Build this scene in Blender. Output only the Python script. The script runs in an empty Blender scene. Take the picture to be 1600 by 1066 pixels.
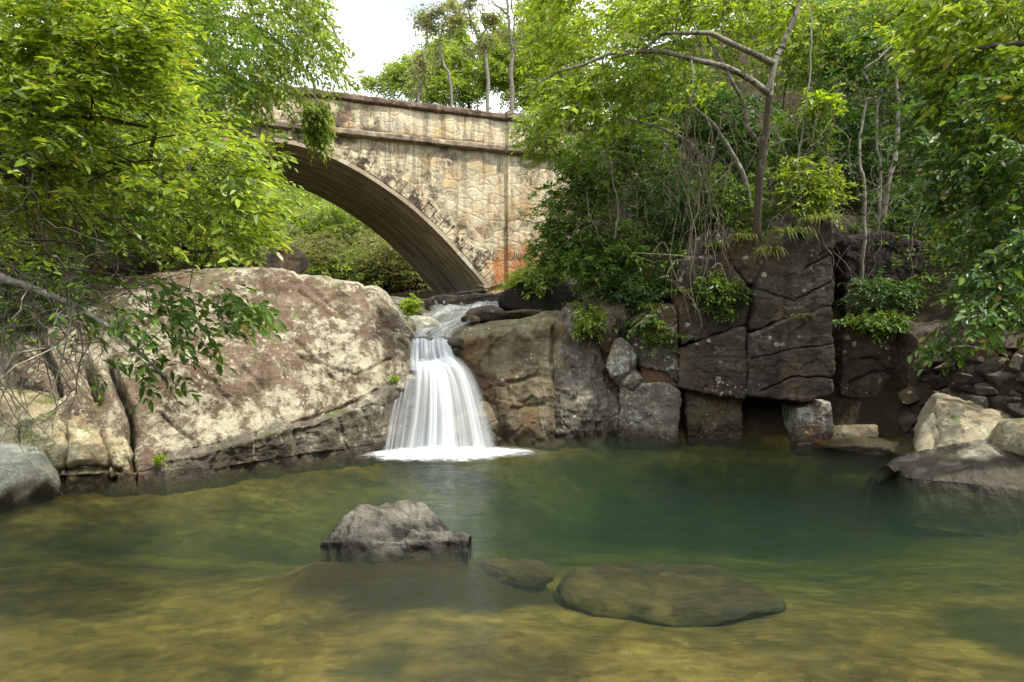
import bpy, math, random
import numpy as np
from mathutils import Vector, Matrix

S = bpy.context.scene
COL = S.collection
F, YH, CAMZ = 1067.0, 510.0, 2.2          # focal length in photo pixels, horizon row, eye height

def P(px, py, D):
    """point seen at photo pixel (px,py) standing D metres in front of the camera"""
    return np.array([(px - 800.0) / F * D, D, CAMZ - (py - YH) / F * D])

def Pa(px, py, D):
    px, py, D = np.broadcast_arrays(np.asarray(px, float), np.asarray(py, float), np.asarray(D, float))
    return np.stack([(px - 800.0) / F * D, D, CAMZ - (py - YH) / F * D], -1)

# ------------------------------------------------------------------ noise
def _hash(ix, iy, iz, seed):
    h = (ix.astype(np.int64) * 374761393 + iy.astype(np.int64) * 668265263 + iz.astype(np.int64) * 2147483647 + seed * 974634777)
    h = (h ^ (h >> 13)) * 1274126177
    h = h ^ (h >> 16)
    return (h & 0xFFFF) / 65535.0

def vnoise(p, seed=0):
    p = np.asarray(p, float)
    i = np.floor(p).astype(np.int64); f = p - i
    f = f * f * f * (f * (f * 6 - 15) + 10)
    x, y, z = i[..., 0], i[..., 1], i[..., 2]
    fx, fy, fz = f[..., 0], f[..., 1], f[..., 2]
    def c(a, b, d): return _hash(x + a, y + b, z + d, seed)
    x00 = c(0,0,0)*(1-fx)+c(1,0,0)*fx; x10 = c(0,1,0)*(1-fx)+c(1,1,0)*fx
    x01 = c(0,0,1)*(1-fx)+c(1,0,1)*fx; x11 = c(0,1,1)*(1-fx)+c(1,1,1)*fx
    return ((x00*(1-fy)+x10*fy)*(1-fz) + (x01*(1-fy)+x11*fy)*fz) * 2 - 1

def fbm(p, freq=1.0, octv=4, seed=0, gain=0.5, ridge=False):
    p = np.asarray(p, float) * freq
    a, s, t = 1.0, 0.0, 0.0
    for k in range(octv):
        n = vnoise(p + 17.3 * k, seed + k)
        if ridge: n = 1 - 2 * np.abs(n)
        s = s + a * n; t += a
        p = p * 2.03; a *= gain
    return s / t

def sstep(a, b, x):
    t = np.clip((x - a) / (b - a), 0, 1)
    return t * t * (3 - 2 * t)

def facet(p, size, seed):
    """cellular noise: distance to the nearest and second nearest jittered grid point"""
    q = np.asarray(p, float) / size
    i = np.floor(q).astype(np.int64)
    d1 = np.full(q.shape[:-1], 9.0); d2 = d1.copy(); idv = np.zeros_like(d1)
    for a in (-1, 0, 1):
        for b in (-1, 0, 1):
            for c in (-1, 0, 1):
                j = i + np.array([a, b, c])
                h = [_hash(j[..., 0], j[..., 1], j[..., 2], seed + k) for k in range(3)]
                d = np.sqrt(((j + np.stack(h, -1) - q) ** 2).sum(-1))
                nid = _hash(j[..., 0], j[..., 1], j[..., 2], seed + 9)
                m = d < d1
                d2 = np.where(m, d1, np.minimum(d2, d)); idv = np.where(m, nid, idv); d1 = np.where(m, d, d1)
    return d1, d2, idv

# ------------------------------------------------------------------ objects
def tag(o, label=None, cat=None, group=None, kind=None):
    if label: o['label'] = label
    if cat: o['category'] = cat
    if group: o['group'] = group
    if kind: o['kind'] = kind
    return o

def empty(name, loc):
    o = bpy.data.objects.new(name, None); COL.objects.link(o)
    o.empty_display_size = 0.2; o.location = tuple(loc)
    return o

class MB:
    def __init__(s): s.v = []; s.f = []; s.n = 0; s.att = []
    def add(s, v, f, att=None):
        v = np.asarray(v, float).reshape(-1, 3)
        f = np.asarray(f, np.int64)
        if len(v) == 0 or len(f) == 0: return
        s.v.append(v); s.f.append(f + s.n); s.n += len(v)
        s.att.append(np.ones(len(v)) if att is None else np.asarray(att, float).ravel())
    def mesh(s, name, off=None, smooth=True, att=False):
        me = bpy.data.meshes.new(name)
        if not s.v: return me
        v = np.concatenate(s.v)
        if off is not None: v = v - np.asarray(off)
        loops = np.concatenate([f.ravel() for f in s.f])
        tot = np.concatenate([np.full(len(f), f.shape[1]) for f in s.f])
        st = np.concatenate([[0], np.cumsum(tot)[:-1]])
        me.vertices.add(len(v)); me.vertices.foreach_set('co', v.ravel().astype(np.float32))
        me.loops.add(len(loops)); me.loops.foreach_set('vertex_index', loops.astype(np.int32))
        me.polygons.add(len(tot))
        me.polygons.foreach_set('loop_start', st.astype(np.int32))
        me.polygons.foreach_set('loop_total', tot.astype(np.int32))
        me.polygons.foreach_set('use_smooth', np.full(len(tot), smooth))
        if att:
            a = me.attributes.new('thin', 'FLOAT', 'POINT')
            a.data.foreach_set('value', np.concatenate(s.att).astype(np.float32))
        me.update(calc_edges=True); me.validate()
        return me
    def build(s, name, mat, parent=None, loc=None, smooth=True, att=False):
        """link as one object; loc = its origin in the world (parent's origin when it has a parent)"""
        if loc is None:
            if parent is not None: loc = parent.location
            else:
                v = np.concatenate(s.v); loc = (v[:, 0].mean(), v[:, 1].mean(), v[:, 2].min())
        me = s.mesh(name, off=np.array(loc), smooth=smooth, att=att)
        me.materials.append(mat)
        o = bpy.data.objects.new(name, me); COL.objects.link(o)
        if parent is not None: o.parent = parent
        else: o.location = tuple(loc)
        return o

def grid_faces(nu, nv, wrap=False, base=0):
    a = np.arange(nu * nv).reshape(nu, nv) + base
    if wrap: a = np.concatenate([a, a[:1]], 0)
    return np.stack([a[:-1, :-1], a[1:, :-1], a[1:, 1:], a[:-1, 1:]], -1).reshape(-1, 4)

def tube(mb, pts, r, n=6, seed=None):
    pts = np.asarray(pts, float); m = len(pts)
    r = np.broadcast_to(np.asarray(r, float), (m,))
    t = np.gradient(pts, axis=0); t /= np.linalg.norm(t, axis=1, keepdims=True) + 1e-9
    ref = np.where(np.abs(t[:, 2:3]) > 0.9, [[1., 0, 0]], [[0, 0, 1.]])
    a = np.cross(t, ref); a /= np.linalg.norm(a, axis=1, keepdims=True) + 1e-9
    b = np.cross(t, a)
    th = np.linspace(0, 2 * np.pi, n, endpoint=False)
    v = pts[:, None] + (a[:, None] * np.cos(th)[None, :, None] + b[:, None] * np.sin(th)[None, :, None]) * r[:, None, None]
    f = grid_faces(n, m, wrap=True)
    vv = v.transpose(1, 0, 2).reshape(-1, 3)
    mb.add(vv, f)

def spline(pts, n):
    """Catmull-Rom through pts (m,k) -> n samples"""
    p = np.asarray(pts, float); m = len(p)
    if m == 2: return p[0] + (p[1] - p[0]) * np.linspace(0, 1, n)[:, None]
    q = np.concatenate([[2 * p[0] - p[1]], p, [2 * p[-1] - p[-2]]])
    t = np.linspace(0, m - 1 - 1e-9, n); i = t.astype(int); f = (t - i)[:, None]
    a, b, c, d = q[i], q[i + 1], q[i + 2], q[i + 3]
    return 0.5 * (2 * b + (c - a) * f + (2 * a - 5 * b + 4 * c - d) * f ** 2 + (3 * b - a - 3 * c + d) * f ** 3)

# ------------------------------------------------------------------ materials
class NT:
    def __init__(s, name):
        s.m = bpy.data.materials.new(name); s.m.use_nodes = True
        s.t = s.m.node_tree; s.t.nodes.clear()
        s.out = s.t.nodes.new('ShaderNodeOutputMaterial')
        s._pos = None
    def n(s, ty, **kw):
        nd = s.t.nodes.new(ty)
        for k, v in kw.items(): setattr(nd, k, v)
        return nd
    def link(s, a, b): s.t.links.new(a, b)
    def put(s, sock, v):
        if isinstance(v, bpy.types.NodeSocket): s.t.links.new(v, sock)
        elif isinstance(v, (tuple, list)) and len(v) == 3 and sock.type == 'RGBA': sock.default_value = (*v, 1)
        else: sock.default_value = v
    def pos(s):
        if s._pos is None: s._pos = s.n('ShaderNodeNewGeometry')
        return s._pos.outputs['Position']
    def geo(s, what): s.pos(); return s._pos.outputs[what]
    def objc(s): return s.n('ShaderNodeTexCoord').outputs['Object']
    def vmul(s, v, k):
        nd = s.n('ShaderNodeVectorMath', operation='MULTIPLY'); s.put(nd.inputs[0], v); nd.inputs[1].default_value = k
        return nd.outputs[0]
    def vadd(s, a, b):
        nd = s.n('ShaderNodeVectorMath', operation='ADD'); s.put(nd.inputs[0], a); s.put(nd.inputs[1], b)
        return nd.outputs[0]
    def noise(s, vec, scale, detail=5, rough=0.55, dist=0.0, color=False):
        nd = s.n('ShaderNodeTexNoise'); s.put(nd.inputs['Vector'], vec)
        nd.inputs['Scale'].default_value = scale; nd.inputs['Detail'].default_value = detail
        nd.inputs['Roughness'].default_value = rough; nd.inputs['Distortion'].default_value = dist
        return nd.outputs['Color' if color else 'Fac']
    def voro(s, vec, scale, feature='F1', out='Distance', rnd=1.0):
        nd = s.n('ShaderNodeTexVoronoi', feature=feature); s.put(nd.inputs['Vector'], vec)
        nd.inputs['Scale'].default_value = scale; nd.inputs['Randomness'].default_value = rnd
        return nd.outputs[out]
    def math(s, op, a, b=0.0, clamp=False):
        nd = s.n('ShaderNodeMath', operation=op, use_clamp=clamp); s.put(nd.inputs[0], a); s.put(nd.inputs[1], b)
        return nd.outputs[0]
    def ramp(s, fac, stops, interp='LINEAR'):
        nd = s.n('ShaderNodeValToRGB'); cr = nd.color_ramp; cr.interpolation = interp
        while len(cr.elements) < len(stops): cr.elements.new(0.5)
        for e, (p, c) in zip(cr.elements, stops):
            e.position = p; e.color = (*c, 1) if isinstance(c, (tuple, list)) else (c, c, c, 1)
        s.put(nd.inputs[0], fac)
        return nd.outputs[0]
    def mix(s, fac, a, b, mode='MIX'):
        nd = s.n('ShaderNodeMix', data_type='RGBA', blend_type=mode, clamp_factor=True)
        s.put(nd.inputs['Factor'], fac); s.put(nd.inputs['A'], a) if False else None
        s.put(nd.inputs[6], a); s.put(nd.inputs[7], b)
        return nd.outputs[2]
    def step(s, x, a, b):
        nd = s.n('ShaderNodeMapRange', interpolation_type='SMOOTHSTEP'); s.put(nd.inputs[0], x)
        nd.inputs[1].default_value = a; nd.inputs[2].default_value = b
        return nd.outputs[0]
    def sep(s, v):
        nd = s.n('ShaderNodeSeparateXYZ'); s.put(nd.inputs[0], v); return nd.outputs
    def bump(s, h, strength=0.5, dist=0.02, normal=None):
        nd = s.n('ShaderNodeBump'); s.put(nd.inputs['Height'], h)
        nd.inputs['Strength'].default_value = strength; nd.inputs['Distance'].default_value = dist
        if normal is not None: s.link(normal, nd.inputs['Normal'])
        return nd.outputs[0]
    def bsdf(s, color, rough=0.8, normal=None, spec=0.3, **kw):
        nd = s.n('ShaderNodeBsdfPrincipled'); s.put(nd.inputs['Base Color'], color); s.put(nd.inputs['Roughness'], rough)
        nd.inputs['Specular IOR Level'].default_value = spec
        if normal is not None: s.link(normal, nd.inputs['Normal'])
        return nd.outputs[0]
    def mixs(s, fac, a, b):
        nd = s.n('ShaderNodeMixShader'); s.put(nd.inputs[0], fac); s.link(a, nd.inputs[1]); s.link(b, nd.inputs[2])
        return nd.outputs[0]
    def done(s, sh): s.link(sh, s.out.inputs['Surface']); return s.m

def rock_mat(name, dark, mid, light, lichen=(0.42, 0.40, 0.28), lich=0.5, spots=0.0, moss=0.0, streak=0.3, wet=0.25,
             wetd=0.35, warm=None, warm_amt=0.0, bump=0.6, dots=0.0, joint=0.0, silt=True):
    t = NT(name); p = t.pos()
    n1 = t.noise(p, 0.9, 5, 0.6); n2 = t.noise(p, 5.0, 9, 0.68); n3 = t.noise(p, 26.0, 6, 0.7)
    f = t.math('ADD', t.math('MULTIPLY', n1, 0.5), t.math('MULTIPLY', n2, 0.5))
    c = t.ramp(f, [(0.36, dark), (0.50, mid), (0.64, light)])
    if warm:
        w = t.step(t.noise(t.vmul(p, (1, 1, 0.55)), 1.3, 6, 0.65), 0.62 - 0.3 * warm_amt, 0.78 - 0.3 * warm_amt)
        c = t.mix(t.math('MULTIPLY', w, 0.8), c, warm)
    # grain
    c = t.mix(0.55, c, t.ramp(n3, [(0.30, 0.35), (0.5, 0.95), (0.72, 1.5)]), 'MULTIPLY')
    # crusts of lichen in ragged patches
    l1 = t.noise(p, 4.2, 11, 0.80, 0.2); l2 = t.noise(p, 0.55, 3)
    lm = t.math('ADD', l1, t.math('MULTIPLY', t.math('SUBTRACT', l2, 0.5), 0.38))
    thr = 0.64 - 0.20 * lich
    lmask = t.step(lm, thr, thr + 0.10)
    c = t.mix(t.math('MULTIPLY', lmask, 0.85), c, t.mix(t.noise(p, 40, 3), lichen, tuple(min(1, x * 1.35) for x in lichen)))
    if spots > 0:                                       # round lichen rosettes
        pv = t.vadd(p, t.vmul(t.noise(p, 7, 3, color=True), (0.10, 0.10, 0.10)))
        v = t.voro(pv, 4.2); sp = t.math('SUBTRACT', 1.0, t.step(v, 0.16, 0.24))
        sp = t.math('MULTIPLY', sp, t.step(t.noise(p, 1.1, 3), 0.62 - 0.25 * spots, 0.70 - 0.25 * spots))
        sp = t.math('MULTIPLY', sp, t.step(t.noise(p, 22, 4, 0.7), 0.34, 0.52))
        c = t.mix(sp, c, (0.46, 0.45, 0.33))
    if dots > 0:                                        # small pale flecks
        pv = t.vadd(p, t.vmul(t.noise(p, 9, 3, color=True), (0.09, 0.09, 0.09)))
        v = t.voro(pv, 11.0); sp = t.math('SUBTRACT', 1.0, t.step(v, 0.20, 0.30))
        sp = t.math('MULTIPLY', sp, t.step(t.noise(p, 1.6, 5, 0.7), 0.60 - 0.25 * dots, 0.72 - 0.25 * dots))
        c = t.mix(t.math('MULTIPLY', sp, 0.9), c, (0.52, 0.50, 0.38))
    if streak > 0:
        st = t.noise(t.vmul(p, (3.2, 3.2, 0.30)), 1.0, 6, 0.65)
        c = t.mix(t.math('MULTIPLY', t.step(st, 0.52, 0.72), streak), c, t.mix(1.0, c, (0.28, 0.25, 0.22), 'MULTIPLY'))
    if joint > 0:                                       # hairline cracks
        pv = t.vadd(p, t.vmul(t.noise(p, 1.2, 4, color=True), (0.7, 0.7, 0.7)))
        e = t.voro(t.vmul(pv, (1, 1, 1.5)), 0.95, 'DISTANCE_TO_EDGE')
        jm = t.math('SUBTRACT', 1.0, t.step(e, 0.004, 0.016))
        c = t.mix(t.math('MULTIPLY', jm, joint), c, (0.02, 0.017, 0.013))
    if moss > 0:
        nz = t.sep(t.geo('Normal'))[2]
        mm = t.math('ADD', t.noise(p, 2.3, 6, 0.7), t.math('MULTIPLY', nz, 0.18))
        mm = t.step(mm, 0.72 - 0.2 * moss, 0.80 - 0.2 * moss)
        c = t.mix(t.math('MULTIPLY', mm, 0.8), c, t.mix(t.noise(p, 30, 3), (0.035, 0.055, 0.010), (0.12, 0.15, 0.02)))
    z = t.sep(p)[2]
    wz = t.math('ADD', z, t.math('MULTIPLY', t.math('SUBTRACT', t.noise(t.vmul(p, (1, 1, 0.4)), 2.2, 5), 0.5), -0.9))
    wm = t.math('SUBTRACT', 1.0, t.step(wz, wet - 0.10, wet + 0.10))
    c = t.mix(wm, c, t.mix(1.0, c, (wetd, wetd * 0.92, wetd * 0.80), 'MULTIPLY'))
    if silt: c = t.mix(t.math('SUBTRACT', 1.0, t.step(z, -0.10, 0.0)), c, t.mix(n2, (0.030, 0.026, 0.010), (0.055, 0.045, 0.016)))   # silt and algae under water
    r = t.math('SUBTRACT', 0.86, t.math('MULTIPLY', wm, 0.5))
    h = t.math('ADD', t.math('MULTIPLY', n2, 1.0), t.math('MULTIPLY', n3, 0.35))
    h = t.math('ADD', h, t.math('MULTIPLY', lmask, 0.06))
    return t.done(t.bsdf(c, r, t.bump(h, bump, 0.06), 0.28))

def leaf_mat(name, a, b, c, trans=0.38, rough=0.42, spec=0.35):
    t = NT(name)
    rnd = t.geo('Random Per Island')
    hue = t.noise(t.pos(), 0.9, 3)
    f = t.math('ADD', t.math('MULTIPLY', rnd, 0.65), t.math('MULTIPLY', hue, 0.45))
    col = t.ramp(f, [(0.18, a), (0.52, b), (0.88, c)])
    col = t.mix(t.math('MULTIPLY', t.math('GREATER_THAN', t.math('FRACT', t.math('MULTIPLY', rnd, 37.0)), 0.978), 0.7), col, (0.30, 0.21, 0.045))
    col = t.mix(t.step(t.noise(t.vmul(t.pos(), (1, 1, 1)), 55, 2), 0.55, 0.85), col, t.mix(1.0, col, (0.75, 0.8, 0.7), 'MULTIPLY'))
    sh = t.bsdf(col, rough, None, spec)
    tr = t.n('ShaderNodeBsdfTranslucent')
    t.put(tr.inputs[0], t.mix(1.0, col, (1.9, 1.75, 0.9), 'MULTIPLY'))
    return t.done(t.mixs(trans, sh, tr.outputs[0]))

def bark_mat(name, a, b, spots=(0.3, 0.3, 0.25), amt=0.3):
    t = NT(name); p = t.pos()
    c = t.mix(t.noise(t.vmul(p, (1, 1, 0.3)), 14, 6, 0.7), a, b)
    c = t.mix(t.math('MULTIPLY', t.step(t.noise(p, 8, 5, 0.7), 0.62 - 0.2 * amt, 0.68 - 0.2 * amt), 0.9), c, spots)
    return t.done(t.bsdf(c, 0.9, t.bump(t.noise(t.vmul(p, (1, 1, 0.25)), 35, 4), 0.5, 0.01), 0.2))

# ------------------------------------------------------------------ rock builders
def net_surface(net, nu, nv):
    net = np.asarray(net, float); nc, nr = net.shape[:2]
    a = np.stack([spline(net[i], nv) for i in range(nc)])            # nc,nv,3
    b = np.stack([spline(a[:, j], nu) for j in range(nv)], 1)        # nu,nv,3
    return b

def normals(g):
    du = np.gradient(g, axis=0); dv = np.gradient(g, axis=1)
    n = np.cross(dv, du); n /= np.linalg.norm(n, axis=-1, keepdims=True) + 1e-9
    return n

def rough_disp(p, seed, amp=1.0, size=1.0, fac=1.0):
    d = 0.13 * fbm(p, 0.9 / size, 4, seed) + 0.05 * fbm(p, 2.6 / size, 4, seed + 20, ridge=True)
    d1, d2, cid = facet(p + 0.25 * np.stack([fbm(p, 1.5, 2, seed + 31), fbm(p, 1.5, 2, seed + 32), fbm(p, 1.5, 2, seed + 33)], -1), 0.75 * size, seed)
    d = d + fac * (0.08 * (cid - 0.5) * sstep(0.0, 0.10, d2 - d1) - 0.012 * np.exp(-((d2 - d1) / 0.05) ** 2))
    d = d + 0.014 * fbm(p, 11.0, 4, seed + 50, gain=0.6)
    return d * amp

def plate_disp(p, seed):
    w = 0.10 * np.stack([fbm(p, 4, 3, seed + 61), fbm(p, 4, 3, seed + 62), fbm(p, 4, 3, seed + 63)], -1)
    a, b, c = facet((p + w) * np.array([1, 1, 1.4]), 0.42, seed + 70)
    return 0.030 * (c - 0.5) * sstep(0.0, 0.05, b - a) + 0.012 * fbm(p, 7.0, 4, seed + 66, 0.65, True)

def px_of(p): return 800 + F * p[..., 0] / p[..., 1], YH - F * (p[..., 2] - CAMZ) / p[..., 1]

def crack_disp(p, lines):
    x, y = px_of(p); d = np.zeros(x.shape)
    x = x + 3.5 * fbm(p, 5, 4, 91); y = y + 3.5 * fbm(p, 5, 4, 92)
    for pts, w, dep in lines:
        best = np.full(x.shape, 1e9)
        for (ax, ay), (bx, by) in zip(pts[:-1], pts[1:]):
            vx, vy = bx - ax, by - ay; L = vx * vx + vy * vy
            t = np.clip(((x - ax) * vx + (y - ay) * vy) / L, 0, 1)
            best = np.minimum(best, np.hypot(x - ax - t * vx, y - ay - t * vy))
        d = d - dep * np.exp(-(best / w) ** 2)
    return d

def relief(name, net, mat, label=None, cat='rock', nu=200, nv=150, thick=2.0, seed=1, amp=1.0, size=1.0, cracks=(), group=None, fn=None):
    g = net_surface(net, nu, nv); n = normals(g)
    if (n[..., 1] + 0 * n[..., 2]).mean() > 0: n = -n
    d = rough_disp(g, seed, amp, size)
    if cracks: d = d + crack_disp(g, cracks)
    if fn is not None: d = d + fn(g)
    g = g + n * d[..., None]
    back = g + np.array([0, thick, 0]); back[..., 2] = np.minimum(back[..., 2], g[..., 2] - 0.25)
    mb = MB(); N = nu * nv
    fa = grid_faces(nu, nv); fb = grid_faces(nu, nv)[:, ::-1] + N
    idx = np.arange(N).reshape(nu, nv)
    loop = np.concatenate([idx[:, 0], idx[-1, 1:], idx[-2::-1, -1], idx[0, -2:0:-1]])
    l2 = np.roll(loop, -1)
    fs = np.stack([loop, l2, l2 + N, loop + N], -1)
    mb.add(np.concatenate([g.reshape(-1, 3), back.reshape(-1, 3)]), np.concatenate([fa, fb, fs]))
    o = mb.build(name, mat)
    return tag(o, label, cat, group)

def profile(px, crest, Dc, wy, rows=6, back=2.5, power=1.8, under=1.6, Dw=None, topdrop=0.1, toe=0.25, cx=None):
    """column of control points: hidden back, top, crest, face down to the waterline row wy, then under water"""
    Dw = Dw or CAMZ * F / (wy - YH)
    c = P(px, crest, Dc)
    w = np.array([(px - 800) / F * Dw, Dw, 0.0])
    col = [c + np.array([0, back, -1.2]), c + np.array([0, back * 0.4, -topdrop]), c]
    for f in np.linspace(0, 1, rows + 1)[1:]:
        g = 1 - (1 - f) ** power
        D = Dc + (Dw - Dc) * g
        z = c[2] * (1 - f) + 0 * f
        col.append(np.array([(px - 800) / F * D, D, z]))
    col.append(w + np.array([0 if cx is None else (px - cx) / F * Dw * 0.35, -toe, -under]))
    return col

def round_poly(pts, n, r=0.12):
    p = np.asarray(pts, float); m = len(p); out = []
    for i in range(m):
        a, b, c = p[i - 1], p[i], p[(i + 1) % m]
        out.append(b + (a - b) * r); out.append(b + (c - b) * r)
    q = np.asarray(out + [out[0]])
    s = np.concatenate([[0], np.cumsum(np.hypot(*np.diff(q, axis=0).T))])
    t = np.linspace(0, s[-1], n, endpoint=False)
    return np.stack([np.interp(t, s, q[:, k]) for k in range(2)], -1)

def slab(name, outline, Df, thick, mat, label, cat='rock', seed=1, bev=0.10, amp=0.6, tilt=0.0, group=None, M=260, R=56, round_r=0.05, bulge=0.05, size=0.8, cracks=(), keep=False):
    """a block of rock: ragged front face at depth Df(px), sides running back by thick metres"""
    o2 = round_poly(outline, M, round_r); c = o2.mean(0)
    q3 = np.stack([o2[:, 0] / 14.0, o2[:, 1] / 14.0, np.full(M, seed * 1.7)], -1)
    o2 = o2 + 3.2 * np.stack([fbm(q3, 1.0, 4, 5, 0.6), fbm(q3, 1.0, 4, 6, 0.6)], -1)
    ring = np.concatenate([np.linspace(0, 0.86, R - 10, endpoint=False), np.linspace(0.86, 1.0, 10)])[::-1]
    ed = (o2 - c)
    q = c + ed[None] * ring[:, None, None]                           # R,M,2
    dfun = Df if callable(Df) else (lambda px: np.full_like(px, Df))
    D = dfun(q[..., 0]) + tilt * (q[..., 1] - c[1]) / 100.0
    e = 1 - ring[:, None]
    D = D + bev * 0.6 * np.exp(-(e / 0.022)) - bulge * (1 - ring[:, None] ** 2)
    front = Pa(q[..., 0], q[..., 1], D)
    sides = []
    for k in np.linspace(0, 1, 9)[1:]:
        s = front[0].copy(); s[:, 1] += thick * k; s[:, 0] *= s[:, 1] / front[0][:, 1] if keep else 1.0
        sides.append(s)
    allr = np.concatenate([np.stack(sides[::-1]), front])             # back..front
    n = normals(allr.transpose(1, 0, 2)).transpose(1, 0, 2)
    cen = allr.mean((0, 1)); 
    if ((allr - cen) * n).sum(-1).mean() < 0: n = -n
    allr = allr + n * (rough_disp(allr, seed, amp, size, 0.4) + plate_disp(allr, seed) + (crack_disp(allr, cracks) if cracks else 0))[..., None]
    nr = allr.shape[0]
    mb = MB()
    f = grid_faces(M, nr, wrap=True)
    v = allr.transpose(1, 0, 2).reshape(-1, 3)
    cap = np.arange(M) * nr
    bc = len(v); v = np.concatenate([v, allr[0].mean(0)[None]])
    mb.add(v, f[:, ::-1]);
    mb.f.append(np.stack([cap, np.roll(cap, -1), np.full(M, bc)], -1))
    o = mb.build(name, mat)
    return tag(o, label, cat, group)

_ico = {}
def ico(sub):
    if sub not in _ico:
        import bmesh
        b = bmesh.new(); bmesh.ops.create_icosphere(b, subdivisions=sub, radius=1.0)
        b.verts.ensure_lookup_table()
        _ico[sub] = (np.array([v.co[:] for v in b.verts]), np.array([[v.index for v in f.verts] for f in b.faces])); b.free()
    return _ico[sub]

def boulder_verts(size, seed, cuts=9, sub=5, amp=1.0, rot=0.0, tilt=(0, 0), top=None, sharp=0.75):
    r = np.random.RandomState(seed); v, f = ico(sub); v = v.copy()
    for k in range(cuts):
        n = r.normal(size=3); n /= np.linalg.norm(n); d = r.uniform(sharp - 0.12, sharp + 0.15)
        ex = np.maximum(0, v @ n - d); v = v - ex[:, None] * n * 0.96
    if top is not None:
        ex = np.maximum(0, v[:, 2] - top); v[:, 2] -= ex * 0.92
    v = v * np.asarray(size)
    m = Matrix.Rotation(rot, 3, 'Z') @ Matrix.Rotation(tilt[0], 3, 'X') @ Matrix.Rotation(tilt[1], 3, 'Y')
    v = v @ np.array(m).T
    s = float(np.mean(size))
    n = v / (np.linalg.norm(v, axis=1, keepdims=True) + 1e-9)
    q = v + seed * 3.1
    d = 0.10 * s * fbm(q, 1.3 / s, 4, seed) + 0.04 * s * fbm(q, 4 / s, 4, seed + 3, ridge=True) + 0.008 * fbm(q, 14, 3, seed + 5)
    return v + n * (d * amp)[:, None], f

def boulder(name, loc, size, mat, label, cat='boulder', group=None, **kw):
    v, f = boulder_verts(size, **kw)
    mb = MB(); mb.add(v + np.asarray(loc), f)
    return tag(mb.build(name, mat), label, cat, group)

# ------------------------------------------------------------------ rock materials
M_ROCK_L = rock_mat('pale_weathered_granite', (0.075, 0.052, 0.032), (0.165, 0.12, 0.075), (0.30, 0.235, 0.155), lichen=(0.41, 0.375, 0.265), lich=0.85, dots=0.4, streak=0.6, wet=0.10, warm=(0.125, 0.083, 0.052), warm_amt=0.65, bump=1.2, moss=0.1)
M_ROCK_LOW = rock_mat('wet_grey_granite', (0.055, 0.046, 0.034), (0.125, 0.108, 0.078), (0.25, 0.22, 0.165), lichen=(0.40, 0.37, 0.26), lich=0.5, streak=0.5, wet=0.22, warm=(0.17, 0.095, 0.05), warm_amt=0.25, bump=1.1, moss=0.2)
M_ROCK_LEDGE = rock_mat('yellow_lichen_granite', (0.13, 0.10, 0.05), (0.32, 0.26, 0.15), (0.48, 0.41, 0.26), lichen=(0.50, 0.47, 0.30), lich=0.62, streak=0.55, wet=0.25, wetd=0.25, warm=(0.2, 0.14, 0.07), warm_amt=0.3, bump=1.0, moss=0.3)
M_ROCK_GREY = rock_mat('grey_lichen_boulder', (0.20, 0.19, 0.14), (0.38, 0.37, 0.28), (0.50, 0.49, 0.38), lichen=(0.50, 0.51, 0.38), lich=0.55, dots=0.2, streak=0.1, wet=0.06, wetd=0.22, bump=0.8, moss=0.05)
M_ROCK_FALL = rock_mat('brown_green_granite', (0.075, 0.06, 0.035), (0.17, 0.14, 0.085), (0.30, 0.25, 0.16), lichen=(0.36, 0.36, 0.24), lich=0.45, dots=0.3, streak=0.6, wet=0.25, warm=(0.17, 0.10, 0.04), warm_amt=0.45, bump=0.9, moss=0.22)
M_ROCK_WET = rock_mat('wet_dark_rock', (0.03, 0.026, 0.018), (0.075, 0.062, 0.042), (0.15, 0.125, 0.085), lichen=(0.2, 0.19, 0.13), lich=0.1, streak=0.5, wet=2.6, wetd=0.75, warm=(0.12, 0.06, 0.022), warm_amt=0.4, bump=0.9, moss=0.35)
M_ROCK_SMOOTH = rock_mat('pale_grey_column_rock', (0.05, 0.043, 0.030), (0.125, 0.108, 0.078), (0.30, 0.28, 0.23), lichen=(0.34, 0.33, 0.26), lich=0.45, dots=0.3, streak=0.6, wet=0.2, warm=(0.085, 0.06, 0.035), warm_amt=0.5, bump=0.9, moss=0.2)
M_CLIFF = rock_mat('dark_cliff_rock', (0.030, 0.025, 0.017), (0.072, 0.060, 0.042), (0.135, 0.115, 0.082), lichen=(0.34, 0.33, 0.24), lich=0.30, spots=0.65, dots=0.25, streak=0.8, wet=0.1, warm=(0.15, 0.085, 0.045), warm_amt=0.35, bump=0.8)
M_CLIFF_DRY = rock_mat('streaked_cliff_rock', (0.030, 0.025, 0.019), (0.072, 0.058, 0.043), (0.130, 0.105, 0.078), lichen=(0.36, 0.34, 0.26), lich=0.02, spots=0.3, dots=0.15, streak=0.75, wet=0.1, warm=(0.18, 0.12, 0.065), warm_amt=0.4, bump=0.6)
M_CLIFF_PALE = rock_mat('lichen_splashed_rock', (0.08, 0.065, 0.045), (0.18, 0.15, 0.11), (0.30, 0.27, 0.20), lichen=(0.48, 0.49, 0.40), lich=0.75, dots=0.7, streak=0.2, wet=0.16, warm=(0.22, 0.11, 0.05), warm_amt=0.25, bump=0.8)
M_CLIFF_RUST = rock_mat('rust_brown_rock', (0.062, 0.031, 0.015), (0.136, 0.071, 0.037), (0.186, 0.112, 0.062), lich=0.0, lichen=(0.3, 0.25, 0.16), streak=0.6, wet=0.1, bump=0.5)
M_CLIFF_BACK = rock_mat('deep_shaded_rock', (0.012, 0.011, 0.008), (0.028, 0.022, 0.016), (0.050, 0.040, 0.028), lich=0.05, lichen=(0.2, 0.2, 0.14), spots=0.2, streak=0.4, wet=0.15, bump=0.8)
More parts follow.
